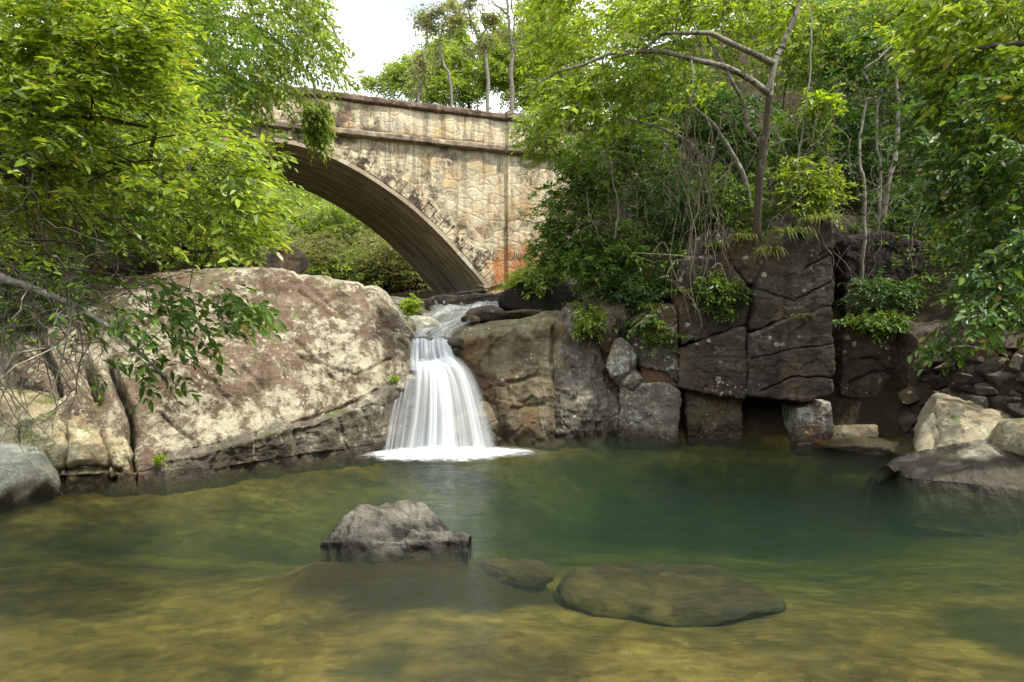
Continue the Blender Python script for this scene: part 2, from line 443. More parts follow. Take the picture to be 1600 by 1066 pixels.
M_BOULDER_R = rock_mat('yellow_grey_boulder', (0.15, 0.125, 0.075), (0.29, 0.25, 0.16), (0.43, 0.38, 0.26), lichen=(0.42, 0.43, 0.28), lich=0.5, spots=0.35, streak=0.2, wet=0.10, wetd=0.3, warm=(0.2, 0.14, 0.07), warm_amt=0.3, bump=0.8, moss=0.1)
M_BOULDER_RW = rock_mat('half_wet_boulder', (0.13, 0.115, 0.085), (0.27, 0.245, 0.185), (0.42, 0.39, 0.30), lichen=(0.44, 0.42, 0.32), lich=0.35, streak=0.2, wet=0.36, wetd=0.22, bump=0.8)
M_MID = rock_mat('grey_pool_rock', (0.05, 0.045, 0.034), (0.12, 0.11, 0.085), (0.23, 0.215, 0.17), lichen=(0.30, 0.29, 0.22), lich=0.25, streak=0.6, wet=0.10, wetd=0.16, warm=(0.08, 0.06, 0.035), warm_amt=0.3, bump=1.0)
M_UNDER = rock_mat('algae_brown_stone', (0.010, 0.008, 0.003), (0.032, 0.024, 0.006), (0.085, 0.062, 0.015), lich=-1.0, streak=0.0, wet=-9, bump=0.5, silt=False)

M_UNDER_DARK = rock_mat('dark_algae_stone', (0.012, 0.009, 0.003), (0.040, 0.029, 0.008), (0.085, 0.062, 0.016), lich=-1.0, streak=0.0, wet=-9, bump=0.5, silt=False)

# ------------------------------------------------------------------ ground and pool bed
POOL = np.array([(-2.6, 12.3), (-1.6, 13.0), (-0.2, 13.2), (0.8, 13.5), (2.1, 14.0), (5.9, 12.75), (6.7, 12.6), (7.0, 10.8), (7.3, 8.9), (9.5, 5.5), (11, 0), (11, -10), (-10, -10), (-9, 2), (-8.4, 6.5), (-7.2, 8.6), (-5.6, 10.0), (-3.9, 11.5)], float)

def sd_poly(x, y, poly):
    d = np.full(x.shape, 1e9); inside = np.zeros(x.shape, bool)
    n = len(poly)
    for i in range(n):
        ax, ay = poly[i]; bx, by = poly[(i + 1) % n]
        vx, vy = bx - ax, by - ay
        t = np.clip(((x - ax) * vx + (y - ay) * vy) / (vx * vx + vy * vy), 0, 1)
        d = np.minimum(d, np.hypot(x - ax - t * vx, y - ay - t * vy))
        c = ((ay > y) != (by > y)) & (x < (bx - ax) * (y - ay) / (by - ay + 1e-12) + ax)
        inside ^= c
    return np.where(inside, -d, d)

def ground_z(x, y):
    x = np.asarray(x, float); y = np.asarray(y, float)
    d = sd_poly(x, y, POOL)
    p = np.stack([x, y, np.zeros_like(x)], -1)
    dep = 0.16 + np.interp(y + 0.08 * x, [3, 5, 6.2, 7.5, 9, 10, 11, 13], [0.04, 0.08, 0.16, 0.38, 0.68, 0.88, 1.08, 1.4]) * (0.35 + 0.65 * sstep(8.5, 3.0, x)) * (0.5 + 0.5 * sstep(-8.5, -2.0, x))
    dep = np.minimum(dep, 0.05 + 0.07 * sstep(-2.5, 2.5, x) + (0.24 + 0.46 * sstep(-2.5, 2.5, x)) * np.maximum(-d, 0))
    mound = np.exp(-(np.abs((x + 1.18) / 1.05) ** 4 + np.abs((y - 6.75) / 0.55) ** 4))
    dep = dep * (1 - mound) + 0.11 * mound
    bed = -dep + 0.05 * fbm(p, 0.8, 4, 5) + 0.02 * fbm(p, 3.0, 3, 6)
    dd = np.maximum(d, 0)
    ax = -1.3 - 0.32 * np.clip(y - 13, 0, 60)                          # stream axis
    s = x - ax
    valley = np.interp(dd, [0, 0.7, 1.2], [-0.3, 1.1, 1.45]) + 0.125 * np.clip(y - 13.2, 0, 14) + 0.20 * np.clip(y - 29, 0, 25) + 0.30 * np.clip(y - 46, 0, 40)
    lside = 0.10 * np.clip(-s - 5.5, 0, 3) + 0.7 * np.clip(-s - 9.0, 0, 20)
    s = s - 0.40 * np.clip(y - 13, 0, 14) * (s > 0)
    rs = 1.05 * np.clip(s - 2.5, 0, 11) * sstep(13.0, 17.0, y) + 0.45 * np.clip(s - 13, 0, 30)
    back = valley + lside + np.where(y > 21, np.minimum(rs, 3.0 + 0.25 * np.clip(s - 6, 0, 7)), rs)
    right = np.interp(dd, [0, 0.5, 1.1, 2.2, 12, 40], [-0.35, 0.3, 1.6, 3.0, 13.0, 26.0])
    rbank = np.interp(dd, [0, 0.5, 2, 5, 40], [-0.35, 0.15, 1.0, 3.8, 24.0])
    left = np.interp(dd, [0, 0.8, 2, 5, 40], [-0.35, 0.35, 1.1, 2.2, 20.0])
    wr = sstep(0.5, 3.0, x - 0.12 * (y - 13)) * sstep(34, 20, y - 0.7 * x)
    wb = sstep(12.0, 9.5, y) 
    r = right * (1 - wb) + rbank * wb
    out = back * (1 - wr) + r * wr
    wl = sstep(-3.0, -6.5, x) * sstep(15, 11.5, y)
    out = out * (1 - wl) + left * wl
    out = out + np.minimum(dd, 3) * 0.10 * fbm(p, 0.5, 4, 8)
    return np.where(d < 0, bed, out)

def build_ground():
    def axis(lo, hi, c0, c1, fine, coarse):
        a = [c0]
        while a[-1] < c1: a.append(a[-1] + fine)
        st = fine
        while a[-1] < hi: st = min(st * 1.12, coarse); a.append(a[-1] + st)
        st = fine; b = [c0]
        while b[-1] > lo: st = min(st * 1.12, coarse); b.append(b[-1] - st)
        return np.array(b[:0:-1] + a)
    xs = axis(-160, 160, -10, 13, 0.11, 8); ys = axis(-60, 300, 2, 22, 0.11, 8)
    X, Y = np.meshgrid(xs, ys, indexing='ij'); Z = ground_z(X, Y)
    mb = MB(); mb.add(np.stack([X, Y, Z], -1), grid_faces(len(xs), len(ys)))
    t = NT('ground_soil'); p = t.pos(); z = t.sep(p)[2]
    n = t.noise(p, 1.4, 7, 0.65); n2 = t.noise(p, 9, 6, 0.7)
    soil = t.ramp(t.math('ADD', t.math('MULTIPLY', n, 0.6), t.math('MULTIPLY', n2, 0.4)), [(0.35, (0.020, 0.016, 0.010)), (0.55, (0.05, 0.038, 0.022)), (0.7, (0.075, 0.065, 0.03))])
    sp = t.vmul(p, (1.0, 1.5, 1.0))
    sand = t.ramp(t.noise(sp, 0.75, 7, 0.66, 0.5), [(0.32, (0.048, 0.034, 0.010)), (0.52, (0.115, 0.079, 0.020)), (0.74, (0.22, 0.153, 0.040))])
    sand = t.mix(0.45, sand, t.ramp(t.sep(t.voro(t.vmul(p, (1, 1, 0.2)), 8.0, out='Color'))[0], [(0.0, 0.45), (0.6, 1.0), (1.0, 1.5)]), 'MULTIPLY')
    sand = t.mix(0.6, sand, t.ramp(t.noise(sp, 5.5, 5, 0.7), [(0.3, 0.5), (0.5, 0.95), (0.7, 1.35)]), 'MULTIPLY')
    sand = t.mix(t.step(t.noise(p, 0.8, 4, 0.6), 0.50, 0.68), sand, (0.034, 0.032, 0.010))
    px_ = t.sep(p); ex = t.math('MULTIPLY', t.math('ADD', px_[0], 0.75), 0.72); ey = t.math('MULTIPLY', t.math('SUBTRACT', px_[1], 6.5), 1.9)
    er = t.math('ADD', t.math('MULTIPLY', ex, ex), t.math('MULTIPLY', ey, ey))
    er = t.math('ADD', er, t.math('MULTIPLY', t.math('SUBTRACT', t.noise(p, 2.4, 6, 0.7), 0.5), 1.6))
    sand = t.mix(t.math('MULTIPLY', t.math('SUBTRACT', 1.0, t.step(er, 0.5, 1.5)), 0.95), sand, (0.020, 0.016, 0.006))   # dark brown ragged-edged patch round the pool rock
    k = t.step(z, 0.0, 0.12)
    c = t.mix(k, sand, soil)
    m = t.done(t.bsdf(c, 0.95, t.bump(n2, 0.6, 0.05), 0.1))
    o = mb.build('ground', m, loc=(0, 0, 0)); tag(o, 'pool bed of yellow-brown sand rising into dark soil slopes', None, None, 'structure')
build_ground()

# ------------------------------------------------------------------ pool water: a closed body with a rippled top
def build_water():
    xs = np.linspace(-12, 12, 380); ys = np.linspace(-10, 14.2, 400)
    X, Y = np.meshgrid(xs, ys, indexing='ij')
    p = np.stack([X, Y * 1.0, X * 0], -1)
    fall = np.exp(-(((X + 1.0) / 2.6) ** 2 + ((Y - 12.2) / 2.6) ** 2))
    Z = (0.006 + 0.016 * fall) * fbm(p, 1.8, 4, 60) + (0.003 + 0.010 * fall) * fbm(p, 6.0, 2, 61)
    mb = MB(); nu, nv = X.shape; N = nu * nv
    top = np.stack([X, Y, Z], -1).reshape(-1, 3); bot = top.copy(); bot[:, 2] = -4.0
    fa = grid_faces(nu, nv)
    idx = np.arange(N).reshape(nu, nv)
    loop = np.concatenate([idx[:, 0], idx[-1, 1:], idx[-2::-1, -1], idx[0, -2:0:-1]]); l2 = np.roll(loop, -1)
    mb.add(np.concatenate([top, bot]), np.concatenate([fa, fa[:, ::-1] + N, np.stack([l2, loop, loop + N, l2 + N], -1)]))
    t = NT('pool_water'); q = t.pos()
    rip = t.math('ADD', t.noise(t.vmul(q, (1.0, 2.2, 1)), 2.2, 5, 0.6), t.math('MULTIPLY', t.noise(t.vmul(q, (1.0, 2.6, 1)), 9, 4, 0.6), 0.35))
    nb = t.bump(rip, 0.55, 0.07)
    fr = t.n('ShaderNodeFresnel'); fr.inputs[0].default_value = 1.33; t.link(nb, fr.inputs['Normal'])
    tr = t.n('ShaderNodeBsdfTransparent'); t.put(tr.inputs[0], (0.97, 0.98, 0.96))
    gl = t.n('ShaderNodeBsdfGlossy'); gl.inputs['Roughness'].default_value = 0.12; t.put(gl.inputs[0], (1, 1, 1)); t.link(nb, gl.inputs['Normal'])
    up = t.step(t.sep(t.geo('True Normal'))[2], 0.3, 0.6)
    sh = t.mixs(t.math('MULTIPLY', t.math('MULTIPLY', fr.outputs[0], 0.48), up), tr.outputs[0], gl.outputs[0])
    t.link(sh, t.out.inputs['Surface'])
    ab = t.n('ShaderNodeVolumeAbsorption'); t.put(ab.inputs[0], (0.20, 0.46, 0.10)); ab.inputs['Density'].default_value = 0.62
    sc = t.n('ShaderNodeVolumeScatter'); t.put(sc.inputs[0], (0.54, 0.90, 0.70)); sc.inputs['Density'].default_value = 0.042
    ad = t.n('ShaderNodeAddShader'); t.link(ab.outputs[0], ad.inputs[0]); t.link(sc.outputs[0], ad.inputs[1])
    t.link(ad.outputs[0], t.out.inputs['Volume'])
    o = mb.build('water', t.m, loc=(0, 0, 0)); tag(o, 'clear green pool water with soft ripples', None, None, 'structure')
build_water()

# ------------------------------------------------------------------ rocks on the left bank
L = [(-260, 470, 11.6, 760), (-120, 462, 11.9, 757), (0, 452, 12.2, 754), (100, 446, 12.5, 757), (200, 428, 12.7, 750), (300, 424, 12.9, 741), (400, 424, 13.1, 729), (470, 432, 13.3, 719), (530, 437, 13.5, 713), (575, 450, 13.6, 709), (605, 486, 13.4, 702), (628, 518, 13.3, 696), (650, 545, 13.3, 692)]
netL = [profile(px, cy, dc, wy, rows=7, back=3.2, power=1.7) for px, cy, dc, wy in L]
relief('rock_outcrop', netL, M_ROCK_L, 'huge pale rounded granite outcrop speckled with lichen, left of the waterfall', 'rock', 400, 290, 1.5, 11, 0.85, 1.15,
       cracks=[([(250, 715), (330, 702), (430, 670), (520, 645), (620, 598)], 3.0, 0.10), ([(165, 560), (200, 640), (205, 750)], 6, 0.35), ([(0, 590), (40, 610), (75, 640)], 14, 0.35),
               ([(128, 565), (150, 625)], 10, 0.40), ([(66, 545), (92, 620)], 6, 0.30), ([(570, 440), (580, 470), (600, 520)], 6, 0.08), ([(430, 435), (470, 445), (520, 440)], 5, 0.05), ([(465, 430), (500, 470), (545, 500)], 5, 0.05), ([(240, 500), (330, 540), (420, 610)], 4, 0.05), ([(215, 560), (300, 575), (380, 640)], 2.5, 0.06), ([(330, 470), (420, 500), (520, 590)], 2.5, 0.05), ([(250, 640), (300, 690)], 2.5, 0.07), ([(470, 560), (560, 585), (610, 560)], 2.5, 0.06), ([(120, 480), (250, 470), (330, 450)], 3, 0.06)],
       fn=lambda g: 0.16 * np.sin(0.05 * (px_of(g)[1] + 0.25 * px_of(g)[0])) * sstep(560, 300, px_of(g)[0]) * 0.5)
LL = [(215, 735, 10.1, 752), (262, 716, 10.2, 748), (330, 702, 10.55, 738), (430, 672, 11.15, 724), (520, 648, 11.75, 714), (575, 625, 12.1, 708), (618, 602, 12.7, 700), (650, 590, 13.0, 694)]
relief('rock_ledge', [profile(px, cy + 3, dc - 0.32, wy + 2, rows=5, back=0.9, power=1.1, topdrop=0.0) for px, cy, dc, wy in LL], M_ROCK_LOW,
       'long low grey-brown wet ledge under the big outcrop, along the waterline', 'rock', 260, 90, 0.8, 21, 0.75, 0.5,
       cracks=[([(330, 735), (345, 700)], 2, 0.06), ([(395, 730), (400, 675)], 2.5, 0.08), ([(470, 715), (455, 665)], 2, 0.05), ([(540, 705), (530, 650)], 2, 0.05)])
LE = [(-140, 612, 9.7, 772), (-40, 618, 9.8, 770), (40, 626, 9.9, 767), (100, 631, 10.0, 763), (150, 636, 10.1, 759), (180, 662, 10.1, 757), (199, 705, 10.0, 755), (210, 745, 9.95, 753)]
relief('rock_shelf', [profile(px, cy, dc, wy, rows=6, back=1.2, power=2.2) for px, cy, dc, wy in LE], M_ROCK_LEDGE,
       'yellowish lichen-covered rock shelf with vertical cracks, behind the far left boulder', 'rock', 220, 130, 1.0, 31, 1.0, 0.55,
       cracks=[([(100, 640), (104, 700), (96, 760)], 3, 0.10), ([(160, 650), (168, 700), (176, 750)], 4, 0.12), ([(75, 740), (130, 728), (190, 735)], 4, 0.12), ([(30, 640), (28, 690)], 3, 0.08)])
boulder('boulder', (-7.22, 8.95, 0.06), (1.15, 0.85, 0.70), M_ROCK_GREY, 'smooth grey-green boulder with a dark wet foot, at the far left edge', seed=43, cuts=5, sharp=0.88, amp=0.7)
boulder('boulder', P(262, 330, 17.5), (1.5, 1.2, 1.15), M_ROCK_L, 'rounded brown boulder glimpsed through the left foliage', seed=5, cuts=5, sharp=0.9)
boulder('boulder', P(390, 415, 18.0), (1.6, 1.2, 0.8), M_CLIFF_DRY, 'dark low boulder in shade behind the crest of the big outcrop', seed=8, cuts=6)
boulder('boulder', P(190, 420, 16.2), (1.7, 1.2, 0.75), M_CLIFF_DRY, 'dark brown boulder under the leaves behind the outcrop', seed=9, cuts=6)

# ------------------------------------------------------------------ rocks by the fall and up the stream
def fall_net():
    rows = []
    for px0, dx, in ((596, 0), (625, 0), (650, 0), (685, 0), (715, 0), (745, 0), (775, 0), (800, 0)):
        t = (px0 - 596) / 204.0
        crest = np.interp(px0, [596, 640, 650, 700, 715, 740, 800], [610, 560, 536, 537, 545, 560, 610])
        wy = np.interp(px0, [596, 650, 700, 800], [706, 703, 700, 692])
        rows.append(profile(px0, crest, 13.35, wy - 6, rows=5, back=0.9, power=1.6, topdrop=0.02))
    return rows
relief('fall_rock', fall_net(), M_ROCK_WET, 'dark wet rock face behind the falling water', 'rock', 150, 110, 0.6, 51, 0.55, 0.5)
R1 = [(700, 548, 13.2, 694), (716, 534, 13.25, 693), (745, 524, 13.4, 691), (790, 515, 13.5, 689), (835, 507, 13.65, 687), (865, 502, 13.8, 686), (884, 506, 13.95, 684), (898, 540, 14.1, 682)]
relief('waterfall_rock', [profile(px, cy, dc, wy, rows=6, back=3.0, power=1.15, topdrop=-0.12) for px, cy, dc, wy in R1], M_ROCK_FALL,
       'large flat-topped brown rock with greenish face, right of the waterfall', 'rock', 200, 200, 0.6, 61, 0.8, 0.8,
       cracks=[([(775, 600), (815, 595), (840, 585)], 3, 0.08), ([(720, 560), (755, 600), (775, 640), (790, 690)], 7, 0.15), ([(870, 505), (866, 560), (876, 620), (874, 685)], 5, 0.15), ([(800, 640), (850, 632)], 3, 0.06)])
RC = [(866, 520, 13.9, 684), (880, 486, 14.0, 684), (905, 476, 14.1, 683), (930, 482, 14.2, 682), (950, 520, 14.2, 681), (966, 590, 14.1, 680), (972, 640, 14.0, 680)]
relief('rock_column', [profile(px, cy, dc, wy, rows=6, back=1.2, power=1.4) for px, cy, dc, wy in RC], M_ROCK_SMOOTH,
       'smooth pale grey rock column beside the flat-topped rock', 'rock', 130, 170, 0.8, 71, 0.9, 0.55)
# stream bed
def bed_row(D, l, r, y, n=6, dip=0.12):
    px = np.linspace(l, r, n); t = np.linspace(-1, 1, n)
    q = Pa(px, np.full(n, y), D); q[:, 2] += dip * (t ** 2) - dip * 0.5
    return q
bed = np.stack([bed_row(26, 560, 960, 466), bed_row(22, 570, 930, 470), bed_row(19.5, 590, 915, 480), bed_row(17.2, 592, 900, 494), bed_row(15.3, 590, 885, 509), bed_row(14.0, 600, 800, 524), bed_row(13.35, 620, 720, 535)], 1)
bed[:, :, 2] -= 0.10
relief('stream_bed_rock', bed, M_ROCK_SMOOTH, 'smooth grey sloping bedrock under the upper stream', 'rock', 130, 160, 0.4, 81, 0.7, 0.8)
slab('rock_bar', [(604, 474), (640, 466), (700, 462), (760, 458), (792, 459), (806, 468), (780, 480), (720, 486), (660, 490), (615, 492)], 19.6, 3.0, M_CLIFF_DRY, 'long dark flat rock bar across the upper stream below the arch', 'rock', 82, 0.15, 0.7)
for i, (px, py, D, sz, lab, mt) in enumerate([
    (612, 492, 17.0, (0.75, 0.6, 0.45), 'grey angular boulder left of the upper stream, under the flowering plant', M_ROCK_SMOOTH),
    (588, 470, 18.5, (0.55, 0.5, 0.32), 'dark flat stone in the gap behind the outcrop crest', M_CLIFF),
    (655, 512, 15.6, (0.55, 0.5, 0.28), 'pale wedge-shaped stone at the left edge of the upper stream', M_ROCK_GREY),
    (628, 513, 14.6, (0.30, 0.4, 0.28), 'small mossy stone above the waterfall lip', M_ROCK_FALL),
    (637, 530, 13.55, (0.16, 0.2, 0.13), 'small dark wet stone left of the waterfall lip', M_ROCK_WET),
    (712, 538, 13.35, (0.20, 0.25, 0.17), 'small dark wet stone right of the waterfall lip', M_ROCK_WET),
    (735, 500, 15.6, (0.22, 0.2, 0.13), 'little dark pointed stone on the stream bed', M_CLIFF),
    (830, 492, 17.0, (0.8, 0.8, 0.16), 'low brown rock at the right edge of the upper stream', M_ROCK_FALL),
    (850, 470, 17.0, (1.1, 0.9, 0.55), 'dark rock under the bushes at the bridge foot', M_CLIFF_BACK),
    (760, 492, 16.5, (0.5, 0.5, 0.22), 'small reddish rock beside the white riffle', M_CLIFF_DRY)]):
    boulder('stream_rock', P(px, py, D), sz, mt, lab, 'rock', seed=100 + i, cuts=8, sub=4)

# ------------------------------------------------------------------ right cliff of jointed blocks
iD0, iD1 = 1 / 13.75, 1 / 12.55
def DC(off=0.0):
    return lambda px: 1 / (iD0 + (iD1 - iD0) * (np.asarray(px, float) - 960) / 340.0) + off
BL = [
 ('cliff_block', [(970, 606), (1000, 598), (1046, 601), (1063, 612), (1062, 700), (966, 700)], DC(0.0), 1.6, M_CLIFF_PALE, 'squarish block splashed with white lichen, low in the cliff beside the grey column', 0.08),
 ('cliff_block', [(953, 614), (966, 606), (968, 698), (955, 696)], DC(0.15), 1.2, M_CLIFF, 'narrow brown block wedged left of the white-splashed block', 0.05),
 ('cliff_block', [(1072, 608), (1110, 616), (1160, 622), (1163, 705), (1074, 700)], DC(0.30), 1.3, M_ROCK_FALL, 'brown lichen-dusted block at the waterline between two dark gaps', 0.08),
 ('cliff_block', [(1246, 640), (1268, 630), (1298, 626), (1300, 712), (1243, 710)], DC(0.05), 1.2, M_CLIFF_PALE, 'pale white-crusted block at the waterline under the cliff corner', 0.08),
 ('cliff_block', [(1002, 574), (1040, 580), (1060, 604), (1030, 604), (1000, 597)], DC(0.05), 1.0, M_CLIFF_RUST, 'small rust-orange wedge above the white-splashed block', 0.04),
 ('cliff_block', [(988, 500), (1012, 484), (1055, 476), (1060, 520), (1060, 600), (1042, 580), (1002, 573), (990, 540)], DC(-0.05), 1.6, M_CLIFF, 'dark block with round lichen spots above the rust-orange wedge', 0.10),
 ('cliff_block', [(1061, 546), (1110, 530), (1166, 510), (1164, 622), (1110, 616), (1060, 606)], DC(-0.10), 1.8, M_CLIFF, 'broad dark block with lichen rosettes just left of the black vertical crack', 0.08),
 ('cliff_block', [(1056, 470), (1066, 405), (1130, 398), (1174, 455), (1168, 506), (1062, 542)], DC(0.05), 1.8, M_CLIFF, 'dark lichen-dotted block under the hanging roots', 0.10),
 ('cliff_block', [(1172, 524), (1230, 500), (1300, 482), (1302, 616), (1262, 628), (1220, 626), (1166, 618)], DC(-0.15), 2.0, M_CLIFF_DRY, 'large smooth brown block with vertical streaks at the cliff corner', 0.08),
 ('cliff_block', [(1178, 452), (1204, 402), (1250, 362), (1302, 335), (1304, 478), (1240, 494), (1172, 518)], DC(-0.05), 2.2, M_CLIFF_DRY, 'tall brown block topped with grass, uppermost at the cliff corner', 0.08),
 ('cliff_block', [(1066, 402), (1090, 372), (1135, 352), (1205, 398), (1176, 450), (1130, 396)], DC(0.15), 2.0, M_CLIFF, 'shaded triangular block under the undergrowth at the cliff top', 0.10),
 ('cliff_block', [(1318, 508), (1360, 500), (1424, 503), (1432, 560), (1428, 634), (1370, 626), (1312, 620)], 13.3, 1.8, M_CLIFF, 'dark square block right of the deep vertical gap, with a jutting scar', 0.07),
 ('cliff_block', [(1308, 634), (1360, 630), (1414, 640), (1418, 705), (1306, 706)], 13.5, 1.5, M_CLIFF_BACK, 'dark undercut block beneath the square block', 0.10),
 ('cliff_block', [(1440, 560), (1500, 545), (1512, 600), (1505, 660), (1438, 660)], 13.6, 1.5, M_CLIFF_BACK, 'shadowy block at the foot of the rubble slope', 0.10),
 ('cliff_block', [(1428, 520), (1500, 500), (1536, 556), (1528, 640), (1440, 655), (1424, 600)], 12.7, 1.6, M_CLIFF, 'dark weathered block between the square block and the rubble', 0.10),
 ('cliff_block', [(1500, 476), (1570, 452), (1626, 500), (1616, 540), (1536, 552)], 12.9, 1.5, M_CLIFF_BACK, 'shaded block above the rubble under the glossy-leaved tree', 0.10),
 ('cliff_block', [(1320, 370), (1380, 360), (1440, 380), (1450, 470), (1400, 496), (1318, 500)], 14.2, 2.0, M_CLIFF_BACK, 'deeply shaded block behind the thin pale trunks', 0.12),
]
for i, (nm, ol, df, th, mt, lab, bv) in enumerate(BL):
    ck = []
    if 'streaks' in lab: ck = [([(1175, 560), (1240, 545), (1300, 538)], 0.9, 0.06), ([(1190, 610), (1240, 590), (1300, 590)], 1.2, 0.10)]
    if 'scar' in lab: ck = [([(1330, 600), (1360, 585), (1400, 580), (1425, 592)], 4, 0.10), ([(1345, 560), (1370, 562), (1390, 580)], 3, 0.08)]
    if 'topped' in lab: ck = [([(1180, 450), (1240, 470), (1300, 440)], 1.3, 0.05), ([(1255, 420), (1300, 398)], 1.2, 0.05)]
    slab(nm, ol, df, th, mt, lab, 'rock', 200 + i * 7, bv, 0.42, bulge=0.01, group='jointed blocks of the right cliff', cracks=ck, tilt=0.03)
ang = [((948, 520), 13.95, (0.34, 0.4, 0.55), M_ROCK_SMOOTH, 'upright pale stone leaning against the grey column'),
       ((972, 568), 13.75, (0.34, 0.45, 0.52), M_CLIFF_PALE, 'angular pale lichened stone overhanging a dark hollow'),
       ((958, 490), 14.1, (0.30, 0.4, 0.42), M_ROCK_FALL, 'mossy pointed stone at the top beside the grey column'),
       ((988, 595), 13.65, (0.20, 0.3, 0.24), M_CLIFF_PALE, 'small triangular pale stone wedged over the white-splashed block'),
       ((1332, 682), 12.9, (0.62, 0.45, 0.30), M_ROCK_FALL, 'low mossy boulder in the shade under the square block')]
for i, (pp, D, sz, mt, lab) in enumerate(ang):
    boulder('angular_rock', P(*pp, D), sz, mt, lab, 'rock', seed=300 + i, cuts=12, sharp=0.66)
# rock mass the blocks stand against
bk = []
for px in np.linspace(880, 1660, 9):
    base = np.interp(px, [880, 960, 1300, 1320, 1440, 1660], [15.4, 14.9, 13.9, 15.2, 15.4, 14.2])
    top = np.interp(px, [880, 960, 1130, 1300, 1440, 1660], [500, 470, 380, 330, 400, 470])
    bk.append([P(px, top + 10, base + 3.0), P(px, top, base + 0.8), P(px, (top + 600) / 2, base + 0.25), P(px, 620, base + 0.1), P(px, 720, base), P(px, 800, base - 0.1)])
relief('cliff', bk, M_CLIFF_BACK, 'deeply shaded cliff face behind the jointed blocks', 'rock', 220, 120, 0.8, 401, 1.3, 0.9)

# ------------------------------------------------------------------ boulders on the right bank
slab('boulder', [(1430, 716), (1432, 690), (1444, 660), (1464, 626), (1500, 634), (1570, 652), (1640, 672), (1690, 700), (1680, 760), (1560, 740), (1470, 724)], 10.35, 1.5, M_BOULDER_R, 'wedge-shaped yellowish boulder with lichen, upper one on the right bank', 'boulder', 501, 0.05, 0.6, keep=True, tilt=-0.75, size=0.7, cracks=[([(1462, 640), (1470, 680), (1452, 720)], 2.0, 0.08)])
BR2 = [(1396, 737, 9.9, 742), (1420, 722, 10.0, 752), (1460, 712, 10.1, 757), (1510, 700, 10.1, 762), (1550, 696, 10.05, 766), (1590, 704, 9.9, 769), (1640, 712, 9.7, 772), (1700, 720, 9.5, 776)]
relief('boulder', [profile(px, cy, dc, wy, rows=5, back=0.9, power=1.5, topdrop=0.06, toe=0.1, under=0.6) for px, cy, dc, wy in BR2], M_BOULDER_RW,
       'low flat boulder, dark and wet along its foot, at the right water edge', 'boulder', 150, 90, 0.4, 511, 0.42, 0.45)
boulder('boulder', P(1620, 690, 9.9), (0.55, 0.55, 0.42), M_BOULDER_R, 'sandy boulder between the wedge-shaped and the flat one, at the right edge', seed=512, cuts=7)
sh = [(1340, 708, 12.6, (0.95, 0.7, 0.16), 'flat brown slab awash at the waterline under the cliff corner', M_ROCK_WET), (1420, 705, 12.2, (0.6, 0.6, 0.22), 'dark stone at the waterline behind the wedge-shaped boulder', M_ROCK_WET),
      ]
for i, (px, py, D, sz, lab, mt) in enumerate(sh):
    v = P(px, py, D); v[2] = -0.02 if i < 2 else -0.26
    boulder('shore_rock', v, sz, mt, lab, 'rock', seed=520 + i, cuts=8, sub=4)
def on_ground(px, py):
    D = np.linspace(8, 40, 640); q = Pa(np.full(640, px), np.full(640, py), D); h = ground_z(q[:, 0], q[:, 1])
    k = int(np.argmax(h >= q[:, 2])); return q[k]
rng = np.random.RandomState(77)
nr = 0
for r_ in range(8):
    for c_ in range(9):
        px = 1436 + c_ * 24 + rng.uniform(-11, 11) + (r_ % 2) * 12; py = 535 + r_ * 20 + rng.uniform(-8, 8)
        s_ = rng.uniform(0.12, 0.34)
        boulder('rubble_stone', on_ground(px, py), (s_ * rng.uniform(1.0, 1.6), s_, s_ * rng.uniform(0.6, 0.95)), [M_CLIFF, M_CLIFF_BACK, M_CLIFF_DRY][nr % 3], 'angular stone in the shaded rubble slope behind the wedge-shaped boulder', 'stone',
                'stones of the rubble slope on the right bank', seed=600 + nr, cuts=13, sub=4, sharp=0.52, amp=0.7, rot=rng.uniform(0, 6), tilt=(rng.uniform(-.4, .4), rng.uniform(-.4, .4)))
        nr += 1

# ------------------------------------------------------------------ rocks in the pool
MR = [(500, 853, 7.0, 854), (514, 840, 7.05, 855), (532, 823, 7.1, 857), (550, 811, 7.15, 858), (566, 800, 7.2, 859), (610, 795, 7.25, 859), (640, 792, 7.25, 858), (662, 799, 7.2, 857), (682, 822, 7.1, 855), (702, 838, 7.0, 853), (722, 847, 6.95, 852), (732, 852, 6.9, 852)]
relief('pool_rock', [profile(px, cy, dc, wy, rows=5, back=0.5, power=1.3, under=0.60, topdrop=0.08, toe=0.06) for px, cy, dc, wy in MR], M_MID,
       'ridged grey rock standing out of the middle of the pool', 'rock', 180, 120, 0.35, 701, 0.45, 0.26, cracks=[([(588, 797), (620, 822), (650, 838), (700, 842)], 5, -0.035), ([(560, 800), (545, 850)], 5, -0.02)])
for i, (px, py, sz, dz, lab, rot, top) in enumerate([
    (1045, 916, (1.02, 0.62, 0.20), -0.295, 'broad flat brown slab lying just under the water, the largest one', -0.16, 0.55),
    (800, 884, (0.40, 0.22, 0.15), -0.30, 'dark submerged stone between the ridged pool rock and the flat slab', -0.15, 0.7)]):
    D = (CAMZ - dz - sz[2] * top * 0.8) * F / (py - YH); v = P(px, py, D); v[2] = dz
    boulder('submerged_stone', v, sz, M_UNDER if i != 1 else M_UNDER_DARK, lab, 'stone', seed=720 + i, cuts=6, sub=5, rot=rot, top=top, amp=1.9, sharp=0.85)

